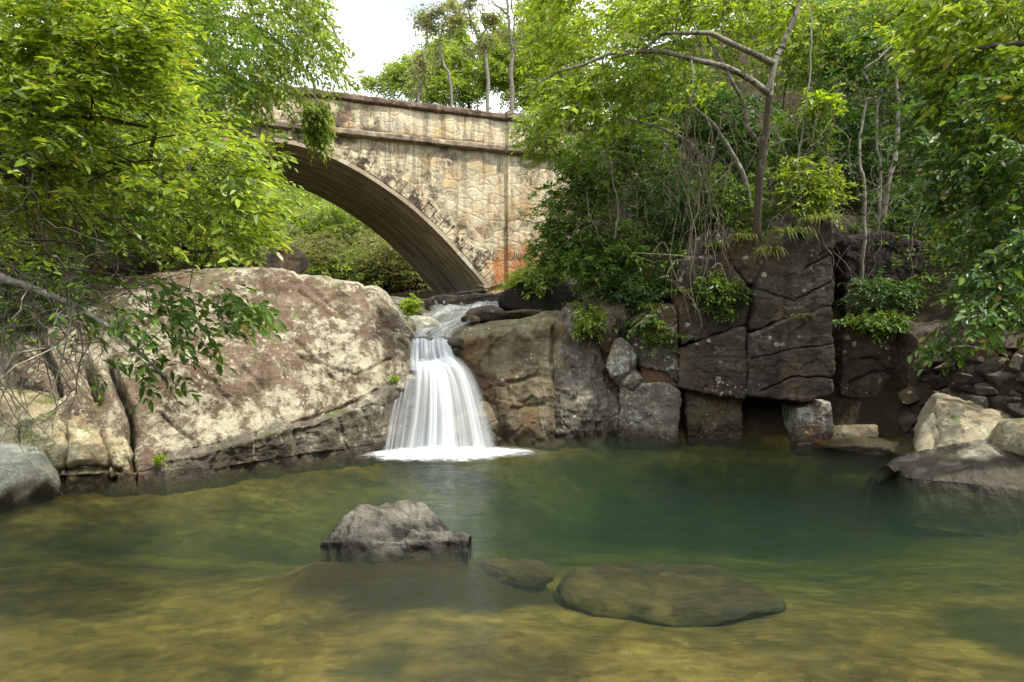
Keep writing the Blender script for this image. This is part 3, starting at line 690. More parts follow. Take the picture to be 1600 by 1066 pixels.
# ------------------------------------------------------------------ falling water
def water_sheet_mat(name, dens=1.0, fs=38.0, rs=1.2, col=(0.86, 0.89, 0.90)):
    t = NT(name)
    fl = t.n('ShaderNodeAttribute', attribute_name='flow').outputs['Fac']; ru = t.n('ShaderNodeAttribute', attribute_name='run').outputs['Fac']
    th = t.n('ShaderNodeAttribute', attribute_name='thin').outputs['Fac']
    v = t.n('ShaderNodeCombineXYZ'); t.put(v.inputs[0], t.math('MULTIPLY', fl, fs)); t.put(v.inputs[1], t.math('MULTIPLY', ru, rs))
    n1 = t.noise(v.outputs[0], 0.22, 3, 0.5); n2 = t.noise(v.outputs[0], 1.0, 4, 0.6)
    f = t.math('ADD', t.math('MULTIPLY', n1, 0.85), t.math('MULTIPLY', n2, 0.42))
    a = t.step(f, 0.46, 0.86)
    a = t.math('MULTIPLY', t.math('ADD', t.math('MULTIPLY', a, 0.72), 0.26), th)
    a = t.math('MULTIPLY', a, dens, clamp=True)
    d = t.n('ShaderNodeBsdfDiffuse'); t.put(d.inputs[0], col)
    tl = t.n('ShaderNodeBsdfTranslucent'); t.put(tl.inputs[0], col)
    tr = t.n('ShaderNodeBsdfTransparent')
    return t.done(t.mixs(a, tr.outputs[0], t.mixs(0.35, d.outputs[0], tl.outputs[0])))

def sheet(name, net, mat, parent, nu=90, nv=80, edge=0.16, topfade=0.0, botfade=0.0, amp=0.03, seed=5, thickness=0.03):
    g = net_surface(net, nu, nv)
    U, V = np.meshgrid(np.linspace(0, 1, nu), np.linspace(0, 1, nv), indexing='ij')
    q = np.stack([U * 22, V * 1.3, U * 0], -1)
    n = normals(g); 
    if n[..., 1].mean() > 0: n = -n
    g = g + n * (amp * fbm(q, 1.0, 3, seed) + amp * 2 * fbm(q * np.array([.22, 1, 1]), 1.0, 2, seed + 4))[..., None]
    thin = sstep(0, edge, U + 0.04 * fbm(q, 1, 2, 3)) * sstep(0, edge, 1 - U + 0.04 * fbm(q, 1, 2, 4))
    if name == 'veil': thin = thin * (0.62 + 0.5 * np.exp(-((U - 0.40 - 0.10 * V) / 0.16) ** 2) - 0.22 * np.exp(-((U - 0.68) / 0.10) ** 2) * sstep(0.35, 0.9, V))
    if topfade: thin = thin * sstep(0, topfade, V)
    if botfade: thin = thin * sstep(0, botfade, 1 - V)
    me_mb = MB(); N = nu * nv
    fa = grid_faces(nu, nv)
    me_mb.add(g.reshape(-1, 3), fa, thin)
    o = me_mb.build(name, mat, parent, att=True)
    for nm, arr in (('flow', U), ('run', V)):
        a = o.data.attributes.new(nm, 'FLOAT', 'POINT'); a.data.foreach_set('value', arr.ravel().astype(np.float32))
    return o

wf = empty('waterfall', P(690, 700, 12.35)); tag(wf, 'white silky waterfall dropping from a stone lip into the pool', 'waterfall')
M_FALL = water_sheet_mat('white_water', 1.2, 48, 0.7); M_VEIL2 = water_sheet_mat('white_water_behind', 0.8, 34, 0.7); M_TRICKLE = water_sheet_mat('thin_white_water', 0.55, 30, 1.5); M_RIFFLE = water_sheet_mat('riffle_water', 0.75, 26, 9.0, (0.72, 0.74, 0.70))
def row(l, r, yl, yr, D, n=6, bul=0.0):
    t = np.linspace(0, 1, n)
    return Pa(l + (r - l) * t, yl + (yr - yl) * t, D - bul * np.sin(np.pi * t))
chute = [row(643, 706, 527, 531, 13.45), row(642, 706, 531, 535, 13.2, bul=.02), row(641, 708, 545, 545, 13.08, bul=.04), row(640, 713, 560, 557, 12.98, bul=.06), row(640, 718, 580, 570, 12.85, bul=.08)]
sheet('chute', np.stack(chute, 1), M_FALL, wf, 70, 50, 0.06, seed=6)
veil = [row(646, 712, 566, 556, 12.80, bul=.05), row(642, 726, 574, 566, 12.56, bul=.10), row(637, 742, 590, 584, 12.36, bul=.14), row(631, 757, 622, 615, 12.20, bul=.18), row(623, 770, 660, 652, 12.08, bul=.20), row(612, 784, 704, 698, 11.98, bul=.20), row(610, 786, 712, 706, 11.97, bul=.20)]
sheet('veil', np.stack(veil, 1), M_FALL, wf, 150, 90, 0.22, topfade=0.05, seed=7)
veil2 = [v + np.array([0.0, 0.10, 0.02]) for v in veil]
sheet('veil', np.stack(veil2, 1), M_VEIL2, wf, 110, 70, 0.16, topfade=0.05, seed=17)
tri = [row(618, 652, 588, 584, 12.6), row(612, 650, 610, 606, 12.4), row(602, 644, 650, 650, 12.2), row(592, 636, 708, 704, 11.95)]
sheet('side_trickle', np.stack(tri, 1), M_TRICKLE, wf, 60, 50, 0.3, topfade=0.3, seed=27)
# foam where it lands
def foam():
    nu, nv = 170, 90
    U, V = np.meshgrid(np.linspace(-1, 1, nu), np.linspace(-1, 1, nv), indexing='ij')
    X = -1.05 + U * 2.2; Y = 11.75 + V * 1.0
    p = np.stack([X, Y, X * 0], -1)
    r = np.hypot(U * 1.0, V * 1.0) + 0.22 * fbm(p, 1.6, 4, 70)
    core = np.exp(-((U / 0.5) ** 2 + ((V - 0.2) / 0.35) ** 2))
    th = sstep(1.1, 0.1, r)
    Z = 0.016 + 0.10 * core * (0.5 + fbm(p, 4, 4, 72)) * th + 0.02 * th
    mb = MB(); mb.add(np.stack([X, Y, Z], -1), grid_faces(nu, nv), th)
    t = NT('foam'); pp = t.pos()
    tt = t.n('ShaderNodeAttribute', attribute_name='thin').outputs['Fac']
    n = t.noise(t.vmul(pp, (1.0, 1.4, 1.0)), 5.5, 6, 0.65, 0.4)
    brk = t.noise(t.vmul(pp, (1.0, 0.6, 1.0)), 9.0, 5, 0.65)
    a = t.step(t.math('ADD', tt, t.math('MULTIPLY', t.math('SUBTRACT', n, 0.5), 1.5)), 0.15, 1.0)
    a = t.math('MULTIPLY', a, t.math('MULTIPLY', t.step(tt, 0.0, 0.8), t.math('ADD', 0.55, t.math('MULTIPLY', t.step(brk, 0.35, 0.6), 0.43))))
    d = t.n('ShaderNodeBsdfDiffuse'); t.put(d.inputs[0], (0.88, 0.91, 0.91)); tr = t.n('ShaderNodeBsdfTransparent')
    m = t.done(t.mixs(a, tr.outputs[0], d.outputs[0]))
    mb.build('foam', m, wf, att=True)
foam()
# upper stream
up = [row(690, 800, 472, 470, 20.6), row(668, 800, 482, 478, 19.0), row(668, 792, 490, 487, 17.6), row(655, 760, 503, 500, 16.2), row(640, 735, 514, 511, 15.2), row(628, 716, 523, 522, 14.2), row(642, 708, 531, 534, 13.35)]
up = [u + np.array([0, 0, 0.05]) for u in up]
us = sheet('stream_water', np.stack(up, 1), M_RIFFLE, None, 90, 160, 0.16, amp=0.035, seed=37)
tag(us, 'white-streaked shallow water sliding down the upper stream', None, None, 'structure')

# ------------------------------------------------------------------ the bridge
BANG = math.atan2(0.3873125, 0.9219485); BZ = 3.0
br = empty('stone_arch_bridge', (-0.8997, 24.0, BZ)); br.rotation_euler.z = BANG
tag(br, 'old stone arch bridge with stained cream masonry spanning the creek', 'bridge')
_iu = np.array([0.25, 0.0, -0.05, -0.69, -1.52, -2.53, -3.51, -4.46, -5.37, -6.3, -7.0]); _iz = np.array([2.6, 3.44, 3.64, 4.34, 5.18, 6.06, 6.74, 7.27, 7.65, 7.90, 7.96])
def arc_pts(n=160):
    h = spline(np.stack([_iu, _iz], -1)[1:], n)
    full = np.concatenate([h, np.stack([-14 - h[::-1, 0], h[::-1, 1]], -1)[1:]])
    return full
ARC = arc_pts()
def intr_z(u):
    o = np.argsort(ARC[:, 0]); return np.interp(u, ARC[o, 0], ARC[o, 1], left=2.0, right=2.0)
def part(mb, name, mat): return mb.build(name, mat, br, loc=(0, 0, BZ))

def masonry_mat(name, stain=1.0, ring=False):
    t = NT(name); p = t.objc()
    pd = t.vadd(p, t.vmul(t.noise(p, 3.0, 5, 0.65, color=True), (0.26, 0.0, 0.20)))
    q = t.vmul(pd, (1 / 0.50, 0.02, 1 / 0.34))
    cellc = t.sep(t.voro(q, 1.0, out='Color', rnd=0.75)); edge = t.voro(q, 1.0, 'DISTANCE_TO_EDGE', rnd=0.75)
    stone = t.ramp(cellc[0], [(0.05, (0.18, 0.125, 0.075)), (0.18, (0.40, 0.29, 0.16)), (0.40, (0.58, 0.48, 0.31)), (0.62, (0.66, 0.56, 0.38)), (0.80, (0.55, 0.35, 0.13)), (0.95, (0.34, 0.32, 0.26))])
    wash = t.step(t.noise(t.vmul(p, (1, 1, 0.6)), 0.9, 8, 0.75), 0.36, 0.58)
    c = t.mix(t.math('MULTIPLY', wash, 0.86), stone, t.mix(t.noise(p, 6, 4), (0.72, 0.60, 0.37), (0.88, 0.80, 0.58)))
    c = t.mix(t.math('MULTIPLY', t.step(t.noise(p, 0.75, 5, 0.65), 0.50, 0.66), 0.7), c, (0.56, 0.36, 0.14))
    mort = t.math('SUBTRACT', 1.0, t.step(edge, 0.02, 0.10))
    c = t.mix(t.math('MULTIPLY', mort, 0.22), c, (0.50, 0.44, 0.31))
    joint = t.math('MULTIPLY', t.math('SUBTRACT', 1.0, t.step(edge, 0.0, 0.035)), t.step(t.noise(p, 2.5, 4), 0.45, 0.6))
    c = t.mix(t.math('MULTIPLY', joint, 0.3), c, (0.10, 0.08, 0.06))
    # black weathering blotches and runs
    bl = t.step(t.noise(t.vmul(p, (1, 1, 0.8)), 1.7, 9, 0.80), 0.47, 0.56)
    zone = t.noise(p, 0.42, 3)
    xyz = t.sep(p)
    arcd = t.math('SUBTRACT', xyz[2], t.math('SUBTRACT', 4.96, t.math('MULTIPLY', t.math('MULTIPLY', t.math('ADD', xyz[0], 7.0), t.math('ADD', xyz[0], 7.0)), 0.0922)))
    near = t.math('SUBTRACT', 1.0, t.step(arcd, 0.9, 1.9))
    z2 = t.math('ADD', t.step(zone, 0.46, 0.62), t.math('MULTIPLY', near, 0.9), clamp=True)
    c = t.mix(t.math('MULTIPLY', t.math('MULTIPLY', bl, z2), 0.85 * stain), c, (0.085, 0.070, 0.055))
    run = t.step(t.noise(t.vmul(p, (2.6, 2.6, 0.14)), 1.3, 8, 0.76), 0.47, 0.58)
    top = t.step(xyz[2], 1.5, 5.4)
    c = t.mix(t.math('MULTIPLY', t.math('MULTIPLY', run, t.math('ADD', t.math('MULTIPLY', top, 0.42), 0.16)), stain), c, (0.13, 0.10, 0.07))
    # rust-orange seep low on the abutment
    dx = t.math('SUBTRACT', xyz[0], 1.25); dz = t.math('SUBTRACT', xyz[2], 1.0)
    rr = t.math('ADD', t.math('MULTIPLY', t.math('MULTIPLY', dx, dx), 0.45), t.math('MULTIPLY', t.math('MULTIPLY', dz, dz), 0.4))
    om = t.math('SUBTRACT', 1.0, t.step(t.math('ADD', rr, t.math('MULTIPLY', t.math('SUBTRACT', t.noise(t.vmul(p, (2.5, 1, 0.8)), 1.5, 5, 0.7), 0.5), 3.6)), 0.0, 1.0))
    c = t.mix(t.math('MULTIPLY', om, 0.8), c, (0.50, 0.20, 0.06))
    c = t.mix(0.5, c, t.ramp(t.noise(p, 20, 6, 0.72), [(0.3, 0.5), (0.5, 0.97), (0.7, 1.3)]), 'MULTIPLY')
    h = t.math('ADD', t.math('MULTIPLY', t.step(edge, 0.0, 0.14), 0.32), t.math('MULTIPLY', t.noise(p, 9, 6, 0.7), 1.1))
    return t.done(t.bsdf(c, 0.9, t.bump(h, 0.7, 0.05), 0.15))
M_MAS = masonry_mat('cream_masonry'); M_RING = masonry_mat('ring_masonry', 1.2)
def dark_cap_mat(name, a, b, c_, lich):
    t = NT(name); p = t.objc()
    c = t.ramp(t.noise(p, 3.5, 8, 0.72), [(0.34, a), (0.52, b), (0.68, c_)])
    c = t.mix(t.math('MULTIPLY', t.step(t.noise(p, 8, 6, 0.7), 0.56, 0.64), 0.6), c, lich)
    c = t.mix(t.math('MULTIPLY', t.step(t.noise(t.vmul(p, (2.2, 2, 0.2)), 1.2, 4), 0.55, 0.7), 0.5), c, (0.04, 0.033, 0.026))
    return t.done(t.bsdf(c, 0.92, t.bump(t.noise(p, 16, 7, 0.72), 0.8, 0.04), 0.15))
M_CAP = dark_cap_mat('dark_weathered_coping', (0.07, 0.05, 0.036), (0.16, 0.115, 0.08), (0.28, 0.215, 0.15), (0.36, 0.32, 0.22))
M_CORN = dark_cap_mat('weathered_cornice', (0.11, 0.086, 0.062), (0.29, 0.23, 0.16), (0.50, 0.42, 0.29), (0.42, 0.36, 0.25))
def soffit_mat():
    t = NT('stained_concrete'); p = t.objc()
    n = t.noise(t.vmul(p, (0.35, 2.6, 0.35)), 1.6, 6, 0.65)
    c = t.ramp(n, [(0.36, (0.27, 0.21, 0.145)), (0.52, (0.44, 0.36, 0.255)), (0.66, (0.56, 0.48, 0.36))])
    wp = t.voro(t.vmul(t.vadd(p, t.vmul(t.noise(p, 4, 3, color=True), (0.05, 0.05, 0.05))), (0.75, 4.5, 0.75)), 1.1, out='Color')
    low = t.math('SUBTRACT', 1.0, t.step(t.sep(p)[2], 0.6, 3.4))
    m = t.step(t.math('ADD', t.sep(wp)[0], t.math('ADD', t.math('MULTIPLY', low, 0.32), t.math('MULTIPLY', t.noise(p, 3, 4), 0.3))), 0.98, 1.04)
    c = t.mix(t.math('MULTIPLY', m, 0.75), c, (0.66, 0.62, 0.50))
    c = t.mix(t.math('MULTIPLY', t.step(t.noise(t.vmul(p, (3.0, 0.25, 3.0)), 1.0, 5, 0.6), 0.56, 0.7), 0.35), c, (0.08, 0.055, 0.035))
    c = t.mix(0.5, c, t.ramp(t.noise(p, 14, 6, 0.7), [(0.3, 0.55), (0.5, 0.95), (0.7, 1.3)]), 'MULTIPLY')
    return t.done(t.bsdf(c, 0.9, t.bump(t.noise(t.vmul(p, (0.6, 8, 0.6)), 2.0, 5), 0.4, 0.03), 0.15))
M_SOF = soffit_mat()

def wall_mb(y0, y1, u0=-19.0, u1=7.0, ztop=8.36, n=330, nv=40, amp=0.02):
    u = np.linspace(u0, u1, n); lo = intr_z(u) + 0.0
    lo = np.where((u > -14) & (u < 0), lo, 2.0)
    t = np.linspace(0, 1, nv)
    Z = lo[:, None] + (ztop - lo)[:, None] * t; U = np.repeat(u[:, None], nv, 1)
    mb = MB()
    q = np.stack([U, U * 0, Z], -1)
    d = amp * fbm(q, 3.0, 4, 31) 
    for y, s in ((y0, 1), (y1, -1)):
        v = np.stack([U, np.full_like(U, y) - s * d, Z], -1)
        f = grid_faces(n, nv); mb.add(v, f if s > 0 else f[:, ::-1])
    return mb
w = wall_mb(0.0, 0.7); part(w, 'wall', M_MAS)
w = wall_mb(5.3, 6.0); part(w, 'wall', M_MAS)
# barrel with its boarded underside
n = len(ARC); nv = 30
tn = np.gradient(ARC, axis=0); nn = np.stack([-tn[:, 1], tn[:, 0]], -1); nn /= np.linalg.norm(nn, axis=1, keepdims=True)
nn = np.where(nn[:, 1:2] < 0, -nn, nn)
ys = np.linspace(-0.05, 6.05, nv)
def barrel(off):
    a = ARC + nn * off
    g = np.stack([np.repeat(a[:, None, 0], nv, 1), np.repeat(ys[None], n, 0), np.repeat(a[:, None, 1], nv, 1)], -1)
    g[..., 2] += 0.02 * fbm(g, 1.0, 3, 44)
    return g
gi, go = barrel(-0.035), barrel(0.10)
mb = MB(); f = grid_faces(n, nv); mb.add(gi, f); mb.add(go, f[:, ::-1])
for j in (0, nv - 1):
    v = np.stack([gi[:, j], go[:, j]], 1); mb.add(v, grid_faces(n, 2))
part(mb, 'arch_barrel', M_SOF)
# ring of rough voussoirs
mb = MB(); rr = np.random.RandomState(3); i = 6
while i < n - 8:
    st = rr.randint(4, 7); j = min(i + st, n - 1)
    h1 = rr.uniform(0.42, 0.72); pr = rr.uniform(0.015, 0.06)
    a = ARC[i] + (ARC[i + 1] - ARC[i]) * 0.15; b = ARC[j] - (ARC[j] - ARC[j - 1]) * 0.15
    ga, gb = nn[i], nn[j]
    c4 = [a + ga * 0.105, b + gb * 0.105, b + gb * h1, a + ga * (h1 + rr.uniform(-.05, .05))]
    fr_ = np.array([[c[0] , -pr, c[1]] for c in c4]); bkq = fr_.copy(); bkq[:, 1] = 0.2
    cen = fr_.mean(0); inn = cen + (fr_ - cen) * 0.86; inn[:, 1] -= 0.022
    v = np.concatenate([bkq, fr_, inn]); fc = [[8, 9, 10, 11]]
    for k in range(4): l = (k + 1) % 4; fc += [[k, l, 4 + l, 4 + k], [4 + k, 4 + l, 8 + l, 8 + k]]
    mb.add(v, fc); i = j
part(mb, 'arch_ring', M_RING).data.polygons.foreach_set('use_smooth', [False] * len(bpy.data.objects['arch_ring'].data.polygons))
def beam(x0, x1, y0, y1, z0, z1, amp, seed, step=0.06, r=0.04, sag=None):
    m = max(3, int((x1 - x0) / step)); u = np.linspace(x0, x1, m)
    ring = round_poly([(y0, z0), (y1, z0), (y1, z1), (y0, z1)], 44, min(0.3, r / min(y1 - y0, z1 - z0)))
    v = np.stack([np.repeat(u[:, None], 44, 1), np.repeat(ring[None, :, 0], m, 0), np.repeat(ring[None, :, 1], m, 0)], -1)
    c = np.array([0, (y0 + y1) / 2, (z0 + z1) / 2]); dirn = v - c; dirn[..., 0] = 0; dirn /= np.linalg.norm(dirn, axis=-1, keepdims=True)
    v = v + dirn * (amp * fbm(v, 2.2, 5, seed, gain=0.65))[..., None]
    if sag: v[..., 2] += sag(v[..., 0])
    mb = MB(); f = grid_faces(44, m, wrap=True); vv = v.transpose(1, 0, 2).reshape(-1, 3); mb.add(vv, f)
    for e in (0, m - 1):
        ids = np.arange(44) * m + e; k = len(vv); mb2v = v[e].mean(0)
        mb.add(np.concatenate([v[e], mb2v[None]]), np.stack([np.arange(44), np.roll(np.arange(44), -1), np.full(44, 44)], -1))
    return mb
part(beam(0.78, 2.62, -0.13, 0.3, 2.0, 8.345, 0.02, 3), 'pilaster', M_MAS)
c = beam(-19, 7, -0.20, 0.5, 8.34, 8.60, 0.07, 5); part(c, 'cornice', M_CORN)
part(beam(0.66, 2.76, -0.34, 0.3, 8.33, 8.615, 0.05, 6), 'cornice', M_CORN)
part(beam(-19, 7, 0.0, 0.42, 8.58, 9.52, 0.025, 7), 'parapet', M_MAS)
part(beam(0.80, 2.60, -0.11, 0.40, 8.59, 9.52, 0.025, 8), 'parapet', M_MAS)
part(beam(-19, 7, -0.11, 0.53, 9.50, 9.76, 0.08, 9), 'coping', M_CAP)
part(beam(0.70, 2.70, -0.22, 0.53, 9.50, 9.80, 0.06, 10), 'coping', M_CAP)
part(beam(-19, 7, 5.58, 6.0, 8.40, 9.52, 0.025, 11), 'parapet', M_MAS)
part(beam(-19, 7, 5.47, 6.1, 9.50, 9.76, 0.05, 12), 'coping', M_CAP)
part(beam(-19, 7, 0.52, 5.5, 8.22, 8.48, 0.02, 13, step=0.2), 'deck', M_SOF)
# spray-paint scrawl by the pilaster
def graffiti():
    t = NT('faded_spray_paint'); m = t.done(t.bsdf((0.13, 0.12, 0.105), 0.8))
    for txt, x, z, sz in (('BOC', -0.36, 4.60, 0.40), ('Uller', 0.80, 4.62, 0.34)):
        cu = bpy.data.curves.new('graffiti', 'FONT'); cu.body = txt; cu.size = sz; cu.extrude = 0.004; cu.offset = -0.003
        o = bpy.data.objects.new('graffiti_text', cu); COL.objects.link(o)
        bpy.context.view_layer.update()
        me = bpy.data.meshes.new_from_object(o.evaluated_get(bpy.context.evaluated_depsgraph_get()))
        bpy.data.objects.remove(o)
        g = bpy.data.objects.new('graffiti', me); COL.objects.link(g); me.materials.clear(); me.materials.append(m)
        g.parent = br; g.location = (x, -0.175 if x > 0.5 else -0.03, z - BZ); g.rotation_euler = (math.pi / 2, 0, 0)
        g['label'] = 'faded dark spray-painted scrawl on the masonry'
graffiti()

# ------------------------------------------------------------------ leaves, twigs and branches
def unit(v): return v / (np.linalg.norm(v, axis=-1, keepdims=True) + 1e-9)

def leaf_quads(mb, base, axis, up, L, W, fold=0.18, droop=0.15):
    """folded leaf blades: base (N,3), axis (N,3), up (N,3) ~ blade normal, L and W (N,)"""
    axis = unit(axis); side = unit(np.cross(axis, up)); nrm = unit(np.cross(side, axis))
    L = L[:, None]; W = W[:, None]
    b = base; t = base + axis * L - nrm * (L * droop)
    m1 = base + axis * (L * 0.33) + nrm * (W * fold); m2 = base + axis * (L * 0.70) + nrm * (W * fold * 0.6) - nrm * L * droop * 0.4
    l1, r1 = m1 + side * W * 0.5, m1 - side * W * 0.5
    l2, r2 = m2 + side * W * 0.40, m2 - side * W * 0.40
    mid1 = base + axis * (L * 0.33)
    v = np.stack([b, l1, l2, t, r2, r1], 1).reshape(-1, 3)
    k = np.arange(len(base))[:, None] * 6
    f = np.concatenate([k + np.array([[0, 1, 2, 3]]), k + np.array([[0, 3, 4, 5]])])
    mb.add(v, f)

def leaf_simple(mb, base, axis, up, L, W):
    axis = unit(axis); side = unit(np.cross(axis, up)); nrm = np.cross(side, axis)
    L = L[:, None]; W = W[:, None]
    m = base + axis * L * 0.45 + nrm * L * 0.06
    v = np.stack([base, m + side * W * 0.5, base + axis * L, m - side * W * 0.5], 1).reshape(-1, 3)
    mb.add(v, np.arange(len(base))[:, None] * 4 + np.array([[0, 1, 2, 3]]))

def sprays(mb, tw, base, dirn, Lt, nl, L, W, rng, droop=0.2, flat=0.7, simple=False, twr=0.004, whorl=False):
    """leafy twigs: nl leaves along each twig, alternate sides, roughly in a horizontal plane"""
    N = len(base); dirn = unit(dirn); Lt = np.broadcast_to(Lt, (N,)) * rng.uniform(0.7, 1.25, N)
    up = unit(np.array([0, 0, 1.0]) * flat + rng.normal(size=(N, 3)) * (0.42 * (1.35 - flat)))
    side = unit(np.cross(dirn, up)); up = np.cross(side, dirn)
    t = (np.arange(nl) + 0.6) / nl
    if whorl: t = 0.75 + 0.25 * t
    sgn = np.where(np.arange(nl) % 2 == 0, 1.0, -1.0); sgn[-1] = 0.0
    pt = base[:, None] + dirn[:, None] * (t[None, :, None] * Lt[:, None, None]) - np.array([0, 0, 1.0]) * (droop * (t ** 2))[None, :, None] * Lt[:, None, None]
    if whorl:
        ang = np.arange(nl) * 2.4
        ax = dirn[:, None] * 0.35 + (side[:, None] * np.cos(ang)[None, :, None] + up[:, None] * np.sin(ang)[None, :, None] * 0.75)
    else:
        ax = dirn[:, None] * 0.62 + side[:, None] * (sgn * 0.85)[None, :, None]
    ax = ax + rng.normal(size=(N, nl, 3)) * 0.18 - np.array([0, 0, droop * 0.9])
    upv = up[:, None] + rng.normal(size=(N, nl, 3)) * 0.28
    kk = rng.uniform(0.45, 1.3, (N, nl)) * rng.uniform(0.75, 1.15, (N, 1)); LL = L * kk; WW = W * kk * rng.uniform(0.8, 1.2, (N, nl))
    a = pt.reshape(-1, 3), ax.reshape(-1, 3), upv.reshape(-1, 3), LL.ravel()
    if simple: leaf_simple(mb, *a, WW.ravel())
    else: leaf_quads(mb, *a, WW.ravel(), fold=0.22, droop=0.14)
    if tw is not None:
        e = base + dirn * Lt[:, None] * 0.95 - np.array([0, 0, droop * 0.9]) * Lt[:, None]
        s2 = unit(np.cross(dirn, up + 0.01)) * twr; u2 = up * twr
        v = np.stack([base + s2, base - s2 * 0.5 + u2, base - s2 * 0.5 - u2, e], 1).reshape(-1, 3)
        k = np.arange(N)[:, None] * 4
        tw.add(v, np.concatenate([k + np.array([[0, 1, 3]]), k + np.array([[1, 2, 3]]), k + np.array([[2, 0, 3]])]))

def grow(mb, roots, targets, rng, r0=0.05, r1=0.006, sag=0.10, n=5, nodes_from=None):
    """branches: every target is joined to the nearest wood already there"""
    nodes = [np.asarray(p, float) for p in roots]; rad = list(np.broadcast_to(r0, (len(nodes),)))
    T = np.asarray(targets, float)
    c = np.mean(roots, axis=0)
    order = np.argsort(np.linalg.norm(T - np.asarray(roots)[np.argmin([np.linalg.norm(T - q, axis=1).min() for q in roots])], axis=1))
    for k in order:
        A = np.array(nodes); d = np.linalg.norm(A - T[k], axis=1) 
        i = int(np.argmin(d)); a = A[i]; b = T[k]; L = d[i]
        if L < 0.02: continue
        t = np.linspace(0, 1, n)[:, None]
        w = rng.normal(size=3) * sag * L
        pts = a + (b - a) * t + w * np.sin(np.pi * t) + np.array([0, 0, 0.12 * L]) * np.sin(np.pi * t) + rng.normal(size=(n, 3)) * 0.03 * L * np.sin(np.pi * t)
        ra = max(r1, min(rad[i] * 0.75, r0)); rb = max(r1 * 0.7, ra * 0.6)
        tube(mb, pts, np.linspace(ra, rb, n), 5)
        for q, rq in zip(pts[1:], np.linspace(ra, rb, n)[1:]): nodes.append(q); rad.append(rq)

def limb(mb, ctrl, r0, r1, n=None, seed=0, wob=0.02, sides=8):
    c = np.asarray(ctrl, float); n = n or max(8, 6 * len(c))
    s = spline(c, n); s = s + wob * np.stack([fbm(s, 2.5, 3, seed + k) for k in range(3)], -1)
    tube(mb, s, np.linspace(r0, r1, n) * (1 + 0.12 * fbm(s, 6, 2, seed + 5)), sides)
    return s

def inpoly(x, y, poly):
    ins = np.zeros(len(x), bool); n = len(poly)
    for i in range(n):
        ax, ay = poly[i]; bx, by = poly[(i + 1) % n]
        ins ^= ((ay > y) != (by > y)) & (x < (bx - ax) * (y - ay) / (by - ay + 1e-12) + ax)
    return ins

def region(poly, n, D0, D1, rng, thr=-0.25, freq=1.6, seed=1, dfn=None):
    """points in a leafy mass: outline seen in the photo, real depth between D0 and D1, with gaps between clumps"""
    P_ = np.asarray(poly, float); out = []; tot = 0
    while tot < n:
        x = rng.uniform(P_[:, 0].min(), P_[:, 0].max(), n * 3); y = rng.uniform(P_[:, 1].min(), P_[:, 1].max(), n * 3)
        j = rng.normal(size=(2, n * 3)) * 14
        m = inpoly(x + j[0], y + j[1], P_)
        D = rng.uniform(D0, D1, n * 3) if dfn is None else dfn(x, y) + rng.uniform(D0, D1, n * 3)
        p = Pa(x, y, D)
        m &= fbm(p, freq, 3, seed) > thr
        p = p[m]; out.append(p); tot += len(p); thr -= 0.02
    return np.concatenate(out)[:n]

def ellipsoid(c, r, n, rng, thr=-0.3, freq=1.2, seed=1, shell=0.45):
    c = np.asarray(c, float); r = np.broadcast_to(r, (3,)); out = []; tot = 0
    while tot < n:
        d = unit(rng.normal(size=(n * 3, 3))); s = rng.uniform(0, 1, n * 3) ** shell
        p = c + d * r * s[:, None] * (1 + 0.28 * fbm(d * 1.7 + c, 1.0, 3, seed))[:, None]
        p = p[fbm(p, freq, 3, seed + 3) > thr]; out.append(p); tot += len(p); thr -= 0.04
    return np.concatenate(out)[:n]

def plant(name, label, cat, base, lmat, bmat, pts, origin, rng, Lt=0.35, nl=8, L=0.10, W=0.045, droop=0.25, flat=0.7, wood=None, group=None,
          targets=40, r0=0.04, r1=0.005, simple=False, roots=None, whorl=False, outw=0.8, twr=0.004, dirs=None):
    """a tree or shrub: an Empty at its base > trunk (stems, branches and twigs in one), crown (leaves)"""
    o = empty(name, base); tag(o, label, cat, group)
    tw = wood if wood is not None else MB(); lf = MB()
    origin = np.asarray(origin, float)
    d = unit(pts - origin) * outw + rng.normal(size=pts.shape) * 0.45
    d[:, 2] = d[:, 2] * 0.5 - droop * 0.5
    if dirs is not None: d = d * 0.5 + np.asarray(dirs)
    sprays(lf, tw, pts, d, Lt, nl, L, W, rng, droop, flat, simple, twr, whorl)
    if targets:
        if len(pts) > targets: T = pts[rng.choice(len(pts), targets, replace=False)]
        else: T = pts
        grow(tw, roots if roots is not None else [np.asarray(base) + np.array([0, 0, 0.02])], T, rng, r0, r1)
    if tw.v: tw.build('trunk', bmat, o)
    lf.build('crown', lmat, o, smooth=False)
    return o

def ccopy(o, loc, rz, sc, label=None):
    c = o.copy(); COL.objects.link(c); c.location = tuple(loc); c.rotation_euler = (0, 0, rz); c.scale = (sc, sc, sc)
    if label: c['label'] = label
    for ch in list(o.children):
        d = ch.copy(); COL.objects.link(d); d.parent = c
    return c

